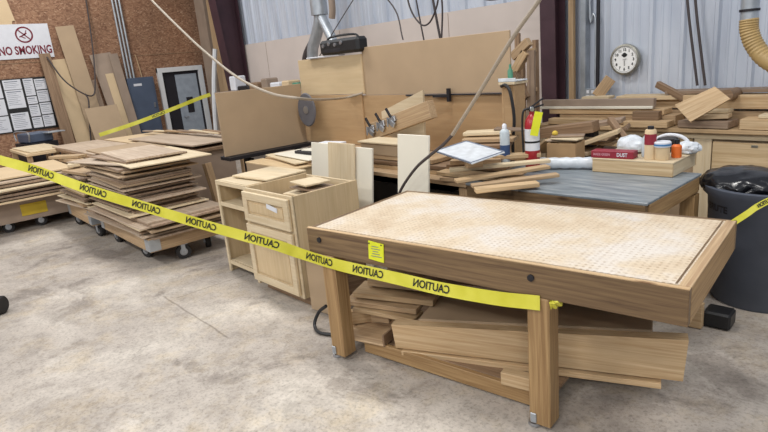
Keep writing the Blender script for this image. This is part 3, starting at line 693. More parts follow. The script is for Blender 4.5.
sheet(-7.0, -5.95, 1.72, 2.36, z+0.034, 0.018, 'sheetd', 'small brown sheet second from top of the tall dolly stack', rz=0.05)
sheet(-7.0, -5.9, 1.78, 2.34, z+0.054, 0.02, 'sheet', 'topmost sheet of the tall dolly stack', rz=-0.06)
# fanned sheets left of it
for k in range(7):
    sheet(-8.3+0.03*k, -7.22+0.02*k, 1.55+0.01*k, 1.96, 0.36+k*0.062, 0.014, ('sheet', 'birch', 'sheetd', 'mdfl')[k % 4], 'loose sheet fanned out left of the tall dolly stack', 'loose sheets left of the tall dolly stack', rz=0.12-0.04*k)
    sheet(-8.2+0.05*k, -7.30+0.02*k, 1.60, 1.98, 0.385+k*0.062, 0.03, ('oak', 'sheetd')[k % 2], 'thick offcut between the loose sheets left of the tall dolly stack', 'offcuts between the loose sheets', rz=-0.05+0.03*k)
dolly(-8.3, -7.25, 1.62, 2.04, 0.155, 0.34, 'oak', 'low dolly with loose offcuts between the two big stacks', [(-0.45, -0.12, 0.4), (0.45, -0.12, 0.2), (0.45, 0.12, 0), (-0.45, 0.12, 0)])

dd = dolly(-10.2, -8.62, 0.55, 2.12, 0.13, 0.42, 'greyboard', 'grey dolly with a yellow painted patch at far left, loaded with wide sheets', [(0.66, 0.02, 1.3), (0.66, -0.36, 1.3), (0.66, 0.6, 1.4), (-0.6, -0.5, 0), (-0.6, 0.5, 0)], False)
box('yellow_patch', (0.797, -0.05, 0.27), (0.006, 0.3, 0.15), 'yellow', dd, bev=0)
z = 0.422; k = 0
for (x0, x1, y0, y1, t, mt, lab, rz) in (
    (-10.2, -8.4, 0.5, 2.15, 0.02, 'mdfl', 'lowest wide sheet on the grey dolly at far left', 0.0),
    (-10.1, -8.45, 0.7, 2.05, 0.018, 'sheetd', 'dark sheet just above the lowest on the far left dolly', 0.03),
    (-10.1, -8.5, 0.5, 1.9, 0.03, 'sheetd', 'thick dark sheet in the middle of the far left stack', -0.04),
    (-10.0, -8.55, 0.6, 1.95, 0.02, 'sheet', 'mid-brown sheet above the thick dark one at far left', 0.05),
    (-10.1, -8.45, 0.4, 1.75, 0.02, 'birch', 'pale wide sheet in the upper half of the far left stack', 0.02),
    (-10.2, -8.6, 0.6, 1.95, 0.03, 'sheetd', 'dark sheet below the top two of the far left stack', -0.05),
    (-10.2, -8.6, 0.45, 1.7, 0.02, 'sheet', 'second from top sheet of the far left stack', 0.06),
    (-10.1, -8.75, 0.7, 1.9, 0.02, 'mdfl', 'topmost sheet of the far left stack behind the tape', -0.03)):
    sheet(x0, x1, y0, y1, z, t, mt, lab, None, rz); z += t+0.014

# table with long sheets behind the dollies
tb2 = empty('sheet_table', (-8.85, 2.85, 0), 0, 'low wooden table behind the dollies, covered in loose long sheets', 'table')
TT = 0.84
box('table_top', (0, 0, TT-0.02), (3.5, 1.66, 0.04), 'brown', tb2)
for (x, y) in ((-1.68, -0.78), (1.68, -0.72), (-1.68, 0.78), (1.68, 0.78), (0.0, -0.78)): box('leg', (x, y, (TT-0.04)/2), (TT-0.04, 0.08, 0.08), 'oak', tb2, rot=(0, math.pi/2, 0))
box('side_panel', (1.68, 0, 0.42), (1.3, 0.02, 0.78), 'greyboard', tb2, rz=math.pi/2)
sheet(-10.55, -8.4, 2.05, 2.75, TT+0.002, 0.018, 'sheet', 'front left sheet lying on the low table behind the dollies', None, 0.02)
sheet(-8.9, -7.15, 2.1, 2.85, TT+0.022, 0.018, 'mdf', 'front right sheet lying on the low table behind the dollies', None, -0.03)
sheet(-10.4, -8.0, 2.8, 3.62, TT+0.004, 0.018, 'mdfl', 'rear left sheet lying on the low table behind the dollies', None, 0.01)
sheet(-9.4, -7.15, 2.9, 3.66, TT+0.042, 0.018, 'sheet', 'rear right sheet, topmost on the low table behind the dollies', None, 0.03)
for k in range(6):
    x = -9.6+k*0.42
    board_l = ['long grey strip lying at the back of the low table', 'narrow pale strip across the back of the low table', 'brown strip on the back right of the low table', 'bent offcut near the open door on the low table', 'pale offcut beside the plastic pipe on the low table', 'dark offcut at the right rear corner of the low table'][k]
    thing_board(board_l, 'board', (x-0.6, 3.4+0.03*k, TT+0.08+0.012*k), (x+0.5, 3.55-0.02*k, TT+0.08+0.012*k), 0.07, 0.02, ('greyboard', 'birch', 'oak', 'sheetd', 'birch', 'brown')[k])
# second table at far left with a machine on it
tb3 = empty('side_table', (-10.9, 2.35, 0), 0, 'small pale-topped table at the far left behind the stack', 'table')
box('table_top', (-0.05, -0.45, 0.80), (1.4, 0.6, 0.04), 'mdfl', tb3)
for (x, y) in ((-0.7, -0.7), (0.58, -0.7), (-0.7, -0.2), (0.58, -0.2)): box('leg', (x, y, 0.39), (0.78, 0.07, 0.07), 'oak', tb3, rot=(0, math.pi/2, 0))
thing_board('pale sheet lying on the far left table', 'sheet', (-11.6, 1.88, 0.832), (-10.3, 1.92, 0.832), 0.5, 0.018, 'birch', name='wood_sheet')
mc = empty('bench_machine', (-12.2, 2.12, 0.0), 0.2, 'blue-grey machine behind the far left table below the notice board', 'machine')
box('machine_base', (0, 0, 0.42), (0.6, 0.5, 0.84), 'darkmetal', mc); box('machine_body', (0, 0.0, 0.93), (0.5, 0.42, 0.17), 'panelblue', mc, bev=0.02)
tube('guard_rail', spline([(-0.28, -0.22, 0.88), (-0.28, -0.22, 1.04), (0.28, -0.22, 1.04), (0.28, -0.22, 0.88)], 4), 0.014, 'steel', mc)
box('machine_plate', (0.3, 0.2, 1.0), (0.3, 0.3, 0.02), 'zinc', mc)
tbox('brown_board', 'brown board resting behind the machine below the notice board', 'panel', (-12.4, 2.15, 0.9), (0.05, 0.5, 0.2), 'cardboard')
tbox('square_board', 'square tan panel standing under the low table behind the dollies', 'panel', (-8.62, 1.985, 0.62), (0.5, 0.02, 0.36), 'mdf', rz=0.25)
for k in range(3):
    tbox('wood_block', ['lowest', 'middle', 'upper'][k]+' offcut of the small heap between the low table and the far left stack', 'block', (-8.0-0.06*k, 1.75-0.02*k, 0.83+k*0.04), (0.5, 0.14, 0.035), ('birch', 'oak', 'pine')[k], rz=0.4*k-0.3)

# ------------------------------------------------------------------ saw table and tall boards in the middle distance
st = empty('machine_table', (-6.1, 3.4, 0), 0, 'dark steel machine table carrying the tan upright board', 'machine')
box('table_top', (-0.02, 0.04, 0.812), (0.24, 1.14, 0.04), 'darkmetal', st)
for (x, y) in ((0.0, -0.25), (0.0, 0.45)):
    box('leg', (x, y, 0.385), (0.77, 0.09, 0.09), 'darkmetal', st, rot=(0, math.pi/2, 0))
board('cross_brace', (0.0, -0.22, 0.1), (0.0, 0.42, 0.74), 0.05, 0.02, 'darkmetal', 0, st)
box('side_cabinet', (0.22, -0.12, 0.46), (0.2, 0.34, 0.6), 'darkmetal', st)
board('wood_leg', (-0.1, -0.62, 0.0), (-0.25, -0.66, 0.77), 0.09, 0.06, 'oak', 0, st)
box('upright_panel', (-6.12, 3.43, 1.19), (1.12, 0.02, 0.71), 'mdf', rot=(0, 0, math.pi/2))
o = bpy.data.objects['upright_panel']; tag(o, 'tan upright board on the dark machine table, left of the tall boards', 'board')
# items on a shelf behind it
sh = empty('storage_shelf', (-9.5, 5.45, 0), 0, 'grey storage shelf against the cream wall boards behind the tan upright board', 'shelf')
box('shelf_board', (0, 0, 1.38), (3.2, 0.5, 0.03), 'greyboard', sh); box('shelf_board', (0, 0, 0.7), (3.2, 0.5, 0.03), 'greyboard', sh)
for x in (-1.58, 1.58): box('side_panel', (x, 0, 0.68), (0.03, 0.5, 1.37), 'greyboard', sh)
for (x, w, h, mt, lab) in ((-10.55, 0.22, 0.28, 'paper', 'white carton at the left end of the storage shelf'), (-10.15, 0.45, 0.09, 'darkmetal', 'low dark tool case beside the white carton on the storage shelf'),
    (-9.75, 0.3, 0.14, 'brown', 'brown box near the middle of the storage shelf'), (-9.35, 0.2, 0.2, 'greyboard', 'grey upright box on the storage shelf'),
    (-9.0, 0.3, 0.12, 'paper', 'flat white box right of the grey one on the storage shelf'), (-8.65, 0.22, 0.14, 'mdfl', 'beige box towards the right of the storage shelf'),
    (-8.35, 0.18, 0.1, 'green', 'green tub on the storage shelf'), (-8.0, 0.26, 0.16, 'white', 'white round-edged box at the right end of the storage shelf')):
    tbox('storage_box', lab, 'box', (x, 5.46, 1.397+h/2), (w, 0.25, h), mt, bev=0.02)

YB = 4.05
tbox('upright_panel', 'pale plywood panel standing behind the grey disc, below the black radio', 'board', (-5.57, YB, 1.61), (1.225, 0.02, 0.42), 'paleply')
tbox('upright_panel', 'orange-tan panel standing directly beneath the pale plywood one', 'board', (-5.655, YB, 1.115), (1.285, 0.02, 0.56), 'tanply')
tbox('upright_panel', 'largest tan fibreboard, standing upright in the middle of the shop', 'board', (-4.00, YB+0.02, 1.635), (1.93, 0.02, 0.50), 'mdf')
tbox('upright_panel', 'long orange-brown plywood panel under the largest tan fibreboard', 'board', (-4.03, YB+0.02, 1.107), (1.98, 0.02, 0.55), 'tanply')
o = box('clamp_bar', (-3.68, YB-0.006, 1.375), (1.25, 0.02, 0.014), 'darkmetal'); tag(o, 'black clamp bar along the lower edge of the largest tan fibreboard', 'clamp')
bm = bmesh.new(); bm_box(bm, (0, 0, 0), (0.03, 0.03, 0.12)); bm_box(bm, (-0.1, 0, -0.01), (0.2, 0.02, 0.02)); h = done(bm, 'clamp_handle', 'darkmetal'); h.parent = o; h.location = (-0.02, -0.03, 0.0)
# grey disc hung on the panels
dc = empty('grinding_disc', (-5.90, 3.90, 1.24), 0.12, 'dark grey oval disc hung at the joint of the upright boards', 'disc')
bm = bmesh.new(); bm_lathe(bm, [(0.15, -0.012), (0.16, 0.0), (0.15, 0.012)], seg=32, mat4=cm)
for v in bm.verts: v.co.z *= 1.25
done(bm, 'disc_body', 'discgrey', dc, True); bm = bmesh.new(); bm_lathe(bm, [(0.045, -0.02), (0.045, 0.02)], seg=20, mat4=cm); done(bm, 'hub', 'steel', dc, True)
# radio
rd = empty('radio', (-5.26, 4.05, 1.832), 0.0, 'black portable radio lying on top of the pale plywood panel', 'radio')
box('radio_body', (0, 0, 0.09), (0.70, 0.16, 0.16), 'black', rd, bev=0.03)
for k in range(4): 
    bm = bmesh.new(); bm_lathe(bm, [(0.022, 0), (0.02, 0.012)], seg=14, mat4=cm); p = done(bm, 'knob', 'steel', rd, True); p.location = (-0.26+k*0.11, -0.08, 0.11+0.015*(k % 2))
box('display', (-0.1, -0.082, 0.05), (0.28, 0.006, 0.035), 'darkmetal', rd); tube('carry_handle', spline([(-0.3, 0, 0.15), (-0.2, 0, 0.2), (0.2, 0, 0.2), (0.3, 0, 0.15)], 5), 0.012, 'black', rd)
tbox('wood_offcut', 'thin white offcut tucked beneath the black radio', 'offcut', (-5.62, 4.05, 1.826+0.006), (0.6, 0.1, 0.012), 'paper', rz=0.05)

# ------------------------------------------------------------------ drawer cabinet and open cabinet
cx0, cx1, cy0, cy1, ch = -4.14, -3.46, 2.06, 2.66, 0.87
dc = empty('drawer_cabinet', ((cx0+cx1)/2, (cy0+cy1)/2, 0), 0.03, 'unfinished plywood base cabinet with framed drawer fronts, open on top', 'cabinet')
w, dp = cx1-cx0, cy1-cy0
for s in (-1, 1): 
    bm = bmesh.new(); bm_box(bm, (0, 0, 0.09/2), (0.018, dp, ch-0.09), bev=0.001); bm_box(bm, (0, 0.04, -(ch-0.09)/2), (0.018, dp-0.12, 0.09)); o = done(bm, 'side_panel', 'plyv', dc); o.location = (s*(w/2-0.009), 0, ch/2)
box('back_panel', (0, dp/2-0.006, ch/2), (w-0.04, 0.012, ch-0.02), 'birch', dc)
box('bottom_panel', (0, 0, 0.10), (w-0.036, dp-0.03, 0.018), 'birch', dc)
box('toe_kick', (0, -dp/2+0.08, 0.045), (w-0.04, 0.016, 0.09), 'brown', dc)
bm = bmesh.new()
for s in (-1, 1): bm_box(bm, (s*(w/2-0.022), -dp/2+0.002, (ch+0.09)/2), (0.044, 0.02, ch-0.09), bev=0.001)
for zz in (0.11, 0.60, ch-0.02): bm_box(bm, (0, -dp/2+0.003, zz), (w-0.088, 0.018, 0.04), bev=0.001)
done(bm, 'face_frame', 'birch', dc)
def front(name, z0, z1, parent):
    h = z1-z0; ww = w-0.05; o = box(name, (0, -dp/2-0.018, (z0+z1)/2), (ww, 0.012, h), 'plyv', parent, bev=0.002)
    bm = bmesh.new()
    for s in (-1, 1): bm_box(bm, (s*(ww/2-0.03), 0, 0), (0.06, 0.02, h), bev=0.003)
    for s in (-1, 1): bm_box(bm, (0, 0, s*(h/2-0.03)), (ww-0.12, 0.0195, 0.06), bev=0.003)
    f = done(bm, 'frame', 'birch', o); f.location = (0, -0.012, 0)
    bm = bmesh.new(); bm_box(bm, (0, 0, 0), (ww-0.16, 0.01, h-0.16), bev=0.004); f = done(bm, 'raised_panel', 'plyv', o); f.location = (0, -0.009, 0)
    return o
dr = front('drawer', 0.615, 0.85, dc); f = box('torn_sticker', (0.1, -0.017, 0.03), (0.14, 0.004, 0.035), 'paper', dr, rot=(0, 0.15, 0), bev=0)
dr = front('drawer', 0.115, 0.59, dc)
for k, (dx, dyy, s, mt, lab) in enumerate(((0.0, 0.02, (0.34, 0.28, 0.016), 'birch', 'lowest pale offcut lying inside the open-topped drawer cabinet'), (0.03, 0.02, (0.30, 0.22, 0.014), 'sheetd', 'dark offcut between two pale ones in the drawer cabinet'), (0.04, 0.0, (0.26, 0.22, 0.016), 'birch', 'topmost pale offcut in the open-topped drawer cabinet'))):
    tbox('wood_offcut', lab, 'offcut', (-3.78+dx, 2.42+dyy, 0.79+k*0.045), s, mt, rz=0.2-0.15*k)
tbox('wood_offcut', 'large offcut hidden lowest in the drawer cabinet, carrying the others', 'offcut', (-3.8, 2.40, 0.735), (0.5, 0.4, 0.03), 'ply')
oc = empty('open_cabinet', (-4.53, 2.42, 0), 0.02, 'narrow doorless plywood cabinet with shelves left of the drawer cabinet', 'cabinet')
ow, od, oh = 0.54, 0.56, 0.85
for s in (-1, 1): box('side_panel', (s*(ow/2-0.009), 0, oh/2), (0.018, od, oh), 'plyv', oc)
box('back_panel', (0, od/2-0.006, oh/2), (ow-0.04, 0.012, oh-0.02), 'mdf', oc)
for zz in (0.10, 0.64, oh-0.009): box('shelf' if zz < 0.8 else 'top_panel', (0, 0, zz), (ow-0.036, od-0.02, 0.018), 'birch', oc)
bm = bmesh.new()
for s in (-1, 1): bm_box(bm, (s*(ow/2-0.018), -od/2-0.008, oh/2), (0.036, 0.018, oh), bev=0.001)
for zz in (oh-0.02, 0.64, 0.09): bm_box(bm, (0, -od/2-0.007, zz), (ow-0.072, 0.016, 0.035), bev=0.001)
done(bm, 'face_frame', 'birch', oc)
tbox('wood_offcut', 'pale sheet lying on top of the doorless cabinet', 'offcut', (-4.47, 2.48, 0.868), (0.52, 0.42, 0.016), 'birch', rz=0.1)
bg = bmesh.new()
bmesh.ops.create_icosphere(bg, subdivisions=3, radius=0.13)
for v in bg.verts: v.co = v.co*(1+R.uniform(-0.12, 0.12)); v.co.z = max(v.co.z, -0.1)*0.9
o = done(bg, 'plastic_bag', 'bag', smooth=False); o.location = (-4.38, 2.33, 0.225); tag(o, 'crumpled black plastic bag on the lower shelf of the doorless cabinet', 'bag')
# dark cabinet-like box behind bench leg
tbox('fibreboard_box', 'brown board standing between the drawer cabinet and the workbench leg', 'board', (-3.28, 2.12, 0.21), (0.30, 0.02, 0.40), 'mdf', rz=0.1)
tbox('fibreboard_box', 'narrow brown upright board behind the left bench leg', 'board', (-3.22, 2.30, 0.26), (0.30, 0.018, 0.5), 'brown', rz=1.2)
tag(tube('black_hose', spline([(-3.05, 1.98, 0.18), (-3.12, 1.96, 0.12), (-3.13, 1.92, 0.04), (-3.04, 1.90, 0.015), (-2.9, 1.96, 0.02)]), 0.012, 'black'), 'black hose curled on the floor by the left bench leg', 'hose')
lr = empty('floor_lamp_base', (-5.60, 0.28, 0.0), 0.9, 'black cylindrical machine fitting at the left edge of the floor', 'fitting')
bm = bmesh.new(); bm_lathe(bm, [(0.065, -0.2), (0.075, -0.19), (0.075, 0.19), (0.065, 0.2)], seg=24, mat4=Matrix.Rotation(math.pi/2, 4, 'Y')); o = done(bm, 'drum', 'rubber', lr, True); o.location = (0, 0, 0.075)
box('clip', (0.16, 0.0, 0.16), (0.03, 0.03, 0.025), 'black', lr)
lr.name = 'machine_fitting'

# ------------------------------------------------------------------ middle table with stock
mt_ = empty('stock_table', (-4.18, 3.63, 0), 0, 'long wooden table heaped with boards behind the white panels', 'table')
box('table_top', (0, 0, 0.81), (2.88, 1.06, 0.035), 'oak', mt_)
for (x, y) in ((-1.38, -0.3), (1.38, -0.46), (-1.38, 0.46), (0.0, 0.46), (1.38, 0.46)): box('leg', (x, y, 0.39), (0.78, 0.08, 0.08), 'oak', mt_, rot=(0, math.pi/2, 0))
box('lower_shelf', (0, 0.1, 0.2), (2.7, 0.8, 0.03), 'darkmetal', mt_)
for k, (x, lab) in enumerate(((-3.95, 'left added black crate darkening the space under the stock table'), (-3.3, 'added black crate darkening the space under the stock table behind the tall lone panel'))):
    kc = empty('dark_fill_crate', (x, 3.45, 0.217), 0, lab, 'crate')  # invented crates, added so the gap under the table reads as dark
    for s_ in (-1, 1):
        box('long_side', (0, s_*0.2, 0.24), (0.58, 0.02, 0.48), 'black', kc); box('end_side', (s_*0.28, 0, 0.24), (0.02, 0.38, 0.48), 'black', kc)
    box('crate_floor', (0, 0, 0.01), (0.54, 0.38, 0.02), 'black', kc)
# boxed carcass seen left
cc = empty('cabinet_carcass', (-5.2, 3.0, 0), 0, 'tan cabinet carcass with white sheets on top behind the drawer cabinet', 'cabinet')
box('front_panel', (0, -0.1, 0.40), (0.95, 0.02, 0.79), 'mdf', cc); 
for s in (-1, 1): box('side_panel', (s*0.47, 0.0, 0.40), (0.018, 0.2, 0.79), 'plyv', cc)
box('top_panel', (0, 0.0, 0.80), (0.98, 0.22, 0.018), 'ply', cc)
for k, (x, y, s, m_, lab) in enumerate(((-5.2, 3.30, (0.9, 0.5, 0.016), 'birch', 'lowest white sheet on the cabinet carcass'), (-5.1, 3.32, (0.8, 0.42, 0.012), 'white', 'second white sheet on the cabinet carcass'),
     (-5.0, 3.40, (0.5, 0.3, 0.03), 'darkmetal', 'dark flat box lying on the white sheets by the tall panels'), (-4.95, 3.42, (0.42, 0.26, 0.012), 'white', 'topmost white sheet, on the dark flat box'), (-4.95, 3.5, (0.3, 0.2, 0.04), 'paper', 'small white box crowning the sheets by the tall panels'))):
    tbox('wood_sheet' if 'sheet' in lab else 'flat_box', lab, 'sheet' if m_ in ('birch', 'white') else 'box', (x, y, 0.835+k*0.022+(0.012 if k > 3 else 0)), s, m_, rz=0.1*(k-2))
# white uprights
def upright(x0, x1, z1, y, lab, mt='white', z0=0.0, lean_=0.12):
    o = board('upright_panel', (0.5*(x0+x1), y-lean_, z0+0.01), (0.5*(x0+x1), y, z1), x1-x0, 0.02, mt)
    ax = V((0, lean_, z1-z0)).normalized(); yy = V((1, 0, 0)); zz = ax.cross(yy); o.rotation_euler = Matrix((ax, yy, zz)).transposed().to_euler(); return tag(o, lab, 'board')
upright(-4.58, -4.22, 1.05, 3.04, 'leftmost narrow off-white panel leaning on the stock table')
upright(-4.21, -3.84, 1.08, 2.97, 'wide cream panel leaning between two narrow off-white ones', 'birch')
upright(-3.86, -3.64, 1.05, 3.0, 'narrow off-white panel leaning to the right of the wide cream one')
upright(-3.26, -2.93, 1.19, 2.95, 'tall off-white panel leaning alone in front of the stock table')
# shelves of timber behind the panels
for k, (z, x0, x1, mt, lab) in enumerate(((0.845, -4.3, -3.0, 'pine', 'lowest long board on the stock table behind the white panels'), (0.885, -4.2, -2.9, 'brown', 'brown board lying second in the stack behind the white panels'),
        (0.925, -4.3, -3.2, 'oak', 'middle board of the stack behind the white panels'))):
    thing_board(lab, 'board', (x0, 3.35, z), (x1, 3.38, z), 0.30, 0.034, mt)
cb = empty('wooden_box', (-3.75, 3.32, 0.945), 0, 'low tan box with pale top rim behind the white panels', 'box')
box('box_side', (0, -0.1, 0.05), (0.62, 0.018, 0.10), 'mdf', cb); box('box_side', (0, 0.1, 0.05), (0.62, 0.018, 0.10), 'mdf', cb); box('lid', (0, 0, 0.108), (0.66, 0.26, 0.016), 'birch', cb)
# slanted boards with clamps
tag(hexa('backing_board', [V((-4.19, 3.60, 1.06)), V((-3.64, 3.60, 0.955)), V((-3.64, 3.62, 0.955)), V((-4.19, 3.62, 1.06))], [V((-4.19, 3.60, 1.27)), V((-3.62, 3.60, 1.46)), V((-3.62, 3.62, 1.46)), V((-4.19, 3.62, 1.27))], 'birch'), 'pale board with a slanted top edge rising behind the clamped plank', 'board')
cbk = tag(board('clamped_plank', (-4.20, 3.50, 1.10), (-3.42, 3.50, 1.31), 0.08, 0.15, 'oak'), 'thick plank sloping up to the right with metal clamps on its lower end', 'plank')
0 and thing_board('upright backing board propping the clamped plank', 'board', (-3.72, 3.56, 1.09), (-3.70, 3.56, 1.30), 0.03, 0.32, 'mdfl')
for k in range(3):
    x = -4.18+k*0.15; z = 1.13+k*0.045
    c = empty('toggle_clamp', (x, 3.45, z), 0, ['leftmost', 'middle', 'rightmost'][k]+' of three dark-handled toggle clamps on the sloping plank', 'clamp')
    bm = bmesh.new(); bm_box(bm, (0, 0, 0), (0.10, 0.03, 0.05), Euler((0, -0.3, 0)), 0.004); bm_box(bm, (0.02, -0.015, -0.035), (0.06, 0.02, 0.05), Euler((0, 0.5, 0)), 0.004); done(bm, 'clamp_body', 'steel', c)
    board('handle', (0.0, -0.01, 0.02), (-0.06, -0.01, 0.10), 0.018, 0.022, 'darkmetal', 0, c); tube('spindle', [(-0.04, -0.02, -0.06), (-0.04, -0.02, 0.02)], 0.008, 'steel', c)

# scrap heap right of the tall white panel
heap = [((-3.0, 3.20, 0.845), (-2.45, 3.35, 0.845), 0.3, 0.03, 'oak', 0, 'lowest wide board of the scrap heap beside the spray can'),
 ((-3.02, 3.15, 0.88), (-2.3, 3.20, 0.875), 0.14, 0.028, 'pine', 0, 'front low board of the scrap heap pointing right'),
 ((-3.05, 3.30, 0.91), (-2.6, 3.45, 0.91), 0.22, 0.035, 'brown', 0, 'brown board in the scrap heap under the glass pane'),
 ((-3.0, 3.25, 0.95), (-2.68, 3.45, 0.95), 0.2, 0.035, 'oak', 0, 'short offcut midway up the scrap heap'),
 ((-3.04, 3.30, 0.99), (-2.7, 3.5, 0.99), 0.18, 0.03, 'pine', 0, 'pale offcut above the middle of the scrap heap'),
 ((-3.1, 3.42, 1.03), (-2.72, 3.62, 1.03), 0.2, 0.03, 'brown', 0, 'brown offcut behind the glass pane'),
 ((-3.08, 3.50, 1.07), (-2.70, 3.66, 1.07), 0.16, 0.03, 'oak', 0, 'second highest offcut of the scrap heap behind the pane'),
 ((-3.12, 3.55, 1.11), (-2.78, 3.72, 1.115), 0.14, 0.028, 'birch', 0, 'highest pale offcut of the scrap heap'),
 ((-2.9, 3.66, 1.14), (-2.66, 3.78, 1.12), 0.12, 0.016, 'sheetd', 0, 'thin dark curved sheet topping the scrap heap'),
 ((-2.62, 2.86, 0.905), (-2.26, 3.42, 0.93), 0.08, 0.022, 'pine', 0, 'long pale lath lying foremost across the scrap heap'),
 ((-2.48, 2.86, 0.885), (-2.12, 3.32, 0.905), 0.07, 0.022, 'oak', 0, 'second pale lath right of the foremost one on the scrap heap'),
 ((-2.40, 2.80, 0.878), (-2.14, 3.12, 0.882), 0.08, 0.03, 'pine', 0, 'short lath hanging over the edge of the blue-grey table'),
 ((-2.80, 3.0, 0.94), (-2.30, 3.50, 0.955), 0.07, 0.024, 'birch', 0, 'long pale lath below the glass pane'),
 ((-2.72, 3.40, 0.97), (-2.44, 3.60, 0.975), 0.1, 0.03, 'pine', 0, 'stubby board end next to the spray can'),
 ((-2.66, 3.02, 0.985), (-2.60, 3.12, 0.985), 0.06, 0.045, 'oak', 0, 'little wooden block just below the glass pane')]
for (a, b, w_, t_, m_, r_, lab) in heap: thing_board(lab, 'board', a, b, w_, t_, m_, r_, name='scrap_board')
gp = box('glass_pane', (-2.70, 3.10, 1.06), (0.42, 0.30, 0.010), 'film', rot=(0.10, 0.12, -0.15), bev=0.002); tag(gp, 'wrapped shiny pane lying tilted on top of the scrap heap', 'pane')
bm = bmesh.new()
for s in (-1, 1): bm_box(bm, (0, s*0.148, 0.004), (0.40, 0.012, 0.008))
for s in (-1, 1): bm_box(bm, (s*0.196, 0, 0.004), (0.012, 0.28, 0.008))
done(bm, 'dark_binding', 'inkgrey', gp)
sc = empty('spray_can', (-2.64, 3.44, 0.93), 0, 'pale spray can with a dark blue label beside the scrap heap', 'can')
bm = bmesh.new(); bm_lathe(bm, [(0.034, 0), (0.036, 0.01), (0.036, 0.22), (0.03, 0.235), (0.018, 0.245)], seg=20); done(bm, 'can_body', 'bottle', sc, True)
bm = bmesh.new(); bm_lathe(bm, [(0.0368, 0.05), (0.0368, 0.13)], seg=20); done(bm, 'can_label', 'navy', sc, True)
bm = bmesh.new(); bm_lathe(bm, [(0.017, 0.24), (0.017, 0.275), (0.01, 0.285)], seg=14); done(bm, 'nozzle_cap', 'paper', sc, True)

# tan cabinet post with shelf, behind the extinguisher
tc = empty('storage_cabinet', (-2.93, 3.95, 0), 0, 'tan plywood storage cabinet with a white tray on its top, behind the extinguisher', 'cabinet')
CB, CTp = 0.83, 1.46; CM = (CB+CTp)/2; CHt = CTp-CB
box('side_panel', (-0.055, 0, CM), (0.02, 0.14, CHt), 'tanply', tc); box('side_panel', (0.055, 0, CM), (0.02, 0.14, CHt), 'tanply', tc); box('front_panel', (0, -0.06, CM), (0.09, 0.02, CHt), 'tanply', tc); box('top_panel', (0, 0, CTp+0.01), (0.16, 0.18, 0.02), 'birch', tc)
box('back_panel', (0.0, 0.06, CM), (0.09, 0.018, CHt), 'brown', tc)
ty = empty('metal_tray', (-2.93, 3.95, 1.482), 0, 'small shiny tray on top of the tan storage cabinet', 'tray')
box('tray_base', (0, 0, 0.006), (0.17, 0.16, 0.012), 'film', ty); box('tray_rim', (0, -0.08, 0.016), (0.17, 0.008, 0.028), 'film', ty)
gb = bmesh.new(); bm_lathe(gb, [(0.022, 0), (0.022, 0.07), (0.01, 0.09), (0.01, 0.12)], seg=14); o = done(gb, 'green_bottle', 'green', smooth=True); o.location = (-2.97, 3.97, 1.496); tag(o, 'small green bottle in the tray on the tan storage cabinet', 'bottle')
cord('black hose looping down the front of the tan storage cabinet', [(-2.98, 3.86, 1.45), (-2.92, 3.84, 1.46), (-2.87, 3.83, 1.40), (-2.84, 3.83, 1.2), (-2.86, 3.83, 1.0), (-2.86, 3.83, 0.90)], 0.013, 'black', 'black_hose')
# offcuts standing against the wall
for (x, y, z0, z1, w_, m_, lab) in ((-3.68, 5.0, 0.0, 1.88, 0.05, 'brown', 'tall grey-brown offcut standing behind the metal tray'),
      (-3.52, 5.0, 0.0, 1.70, 0.08, 'sheetd', 'shorter dark offcut standing right of the tall one behind the tray')):
    thing_board(lab, 'board', (x, y, z0), (x-0.03, y+0.1, z1), w_, 0.05, m_, name='standing_offcut')
ZZ = [((-3.42, 5.5, 1.10), (-3.30, 5.5, 1.40), 'pine', 'lower crossing stick left of the maroon column'), ((-3.60, 5.5, 1.50), (-3.34, 5.5, 1.88), 'brown', 'dark crossing stick left of the maroon column'),
      ((-4.22, 5.45, 1.62), (-4.02, 5.45, 1.76), 'oak', 'squat board end jutting highest left of the maroon column'), ((-4.26, 5.45, 1.40), (-4.06, 5.45, 1.66), 'pine', 'pale slanted stick midway left of the maroon column'),
      ((-4.04, 5.42, 1.20), (-4.20, 5.42, 1.46), 'brown', 'dark slanted stick low left of the maroon column'), ((-4.24, 5.4, 1.05), (-4.14, 5.4, 1.30), 'oak', 'lowest slanted stick left of the maroon column')]
SH = V((0.47, -0.38, 0.03))
for (a, b, m_, lab) in ZZ[2:]: thing_board(lab, 'board', V(a)+SH, V(b)+SH, 0.07, 0.085, m_, name='stacked_offcut')
rk = empty('offcut_rack', (-3.70, 5.22, 0), 0, 'rough timber rack of offcuts left of the maroon steel column', 'rack')
for (x) in (-0.12, 0.05): box('post', (x, 0.1, 0.9), (1.8, 0.05, 0.05), 'brown', rk, rot=(0, math.pi/2, 0))
for z in (0.95, 1.3, 1.7): box('rail', (-0.03, 0.06, z), (0.22, 0.04, 0.04), 'oak', rk)

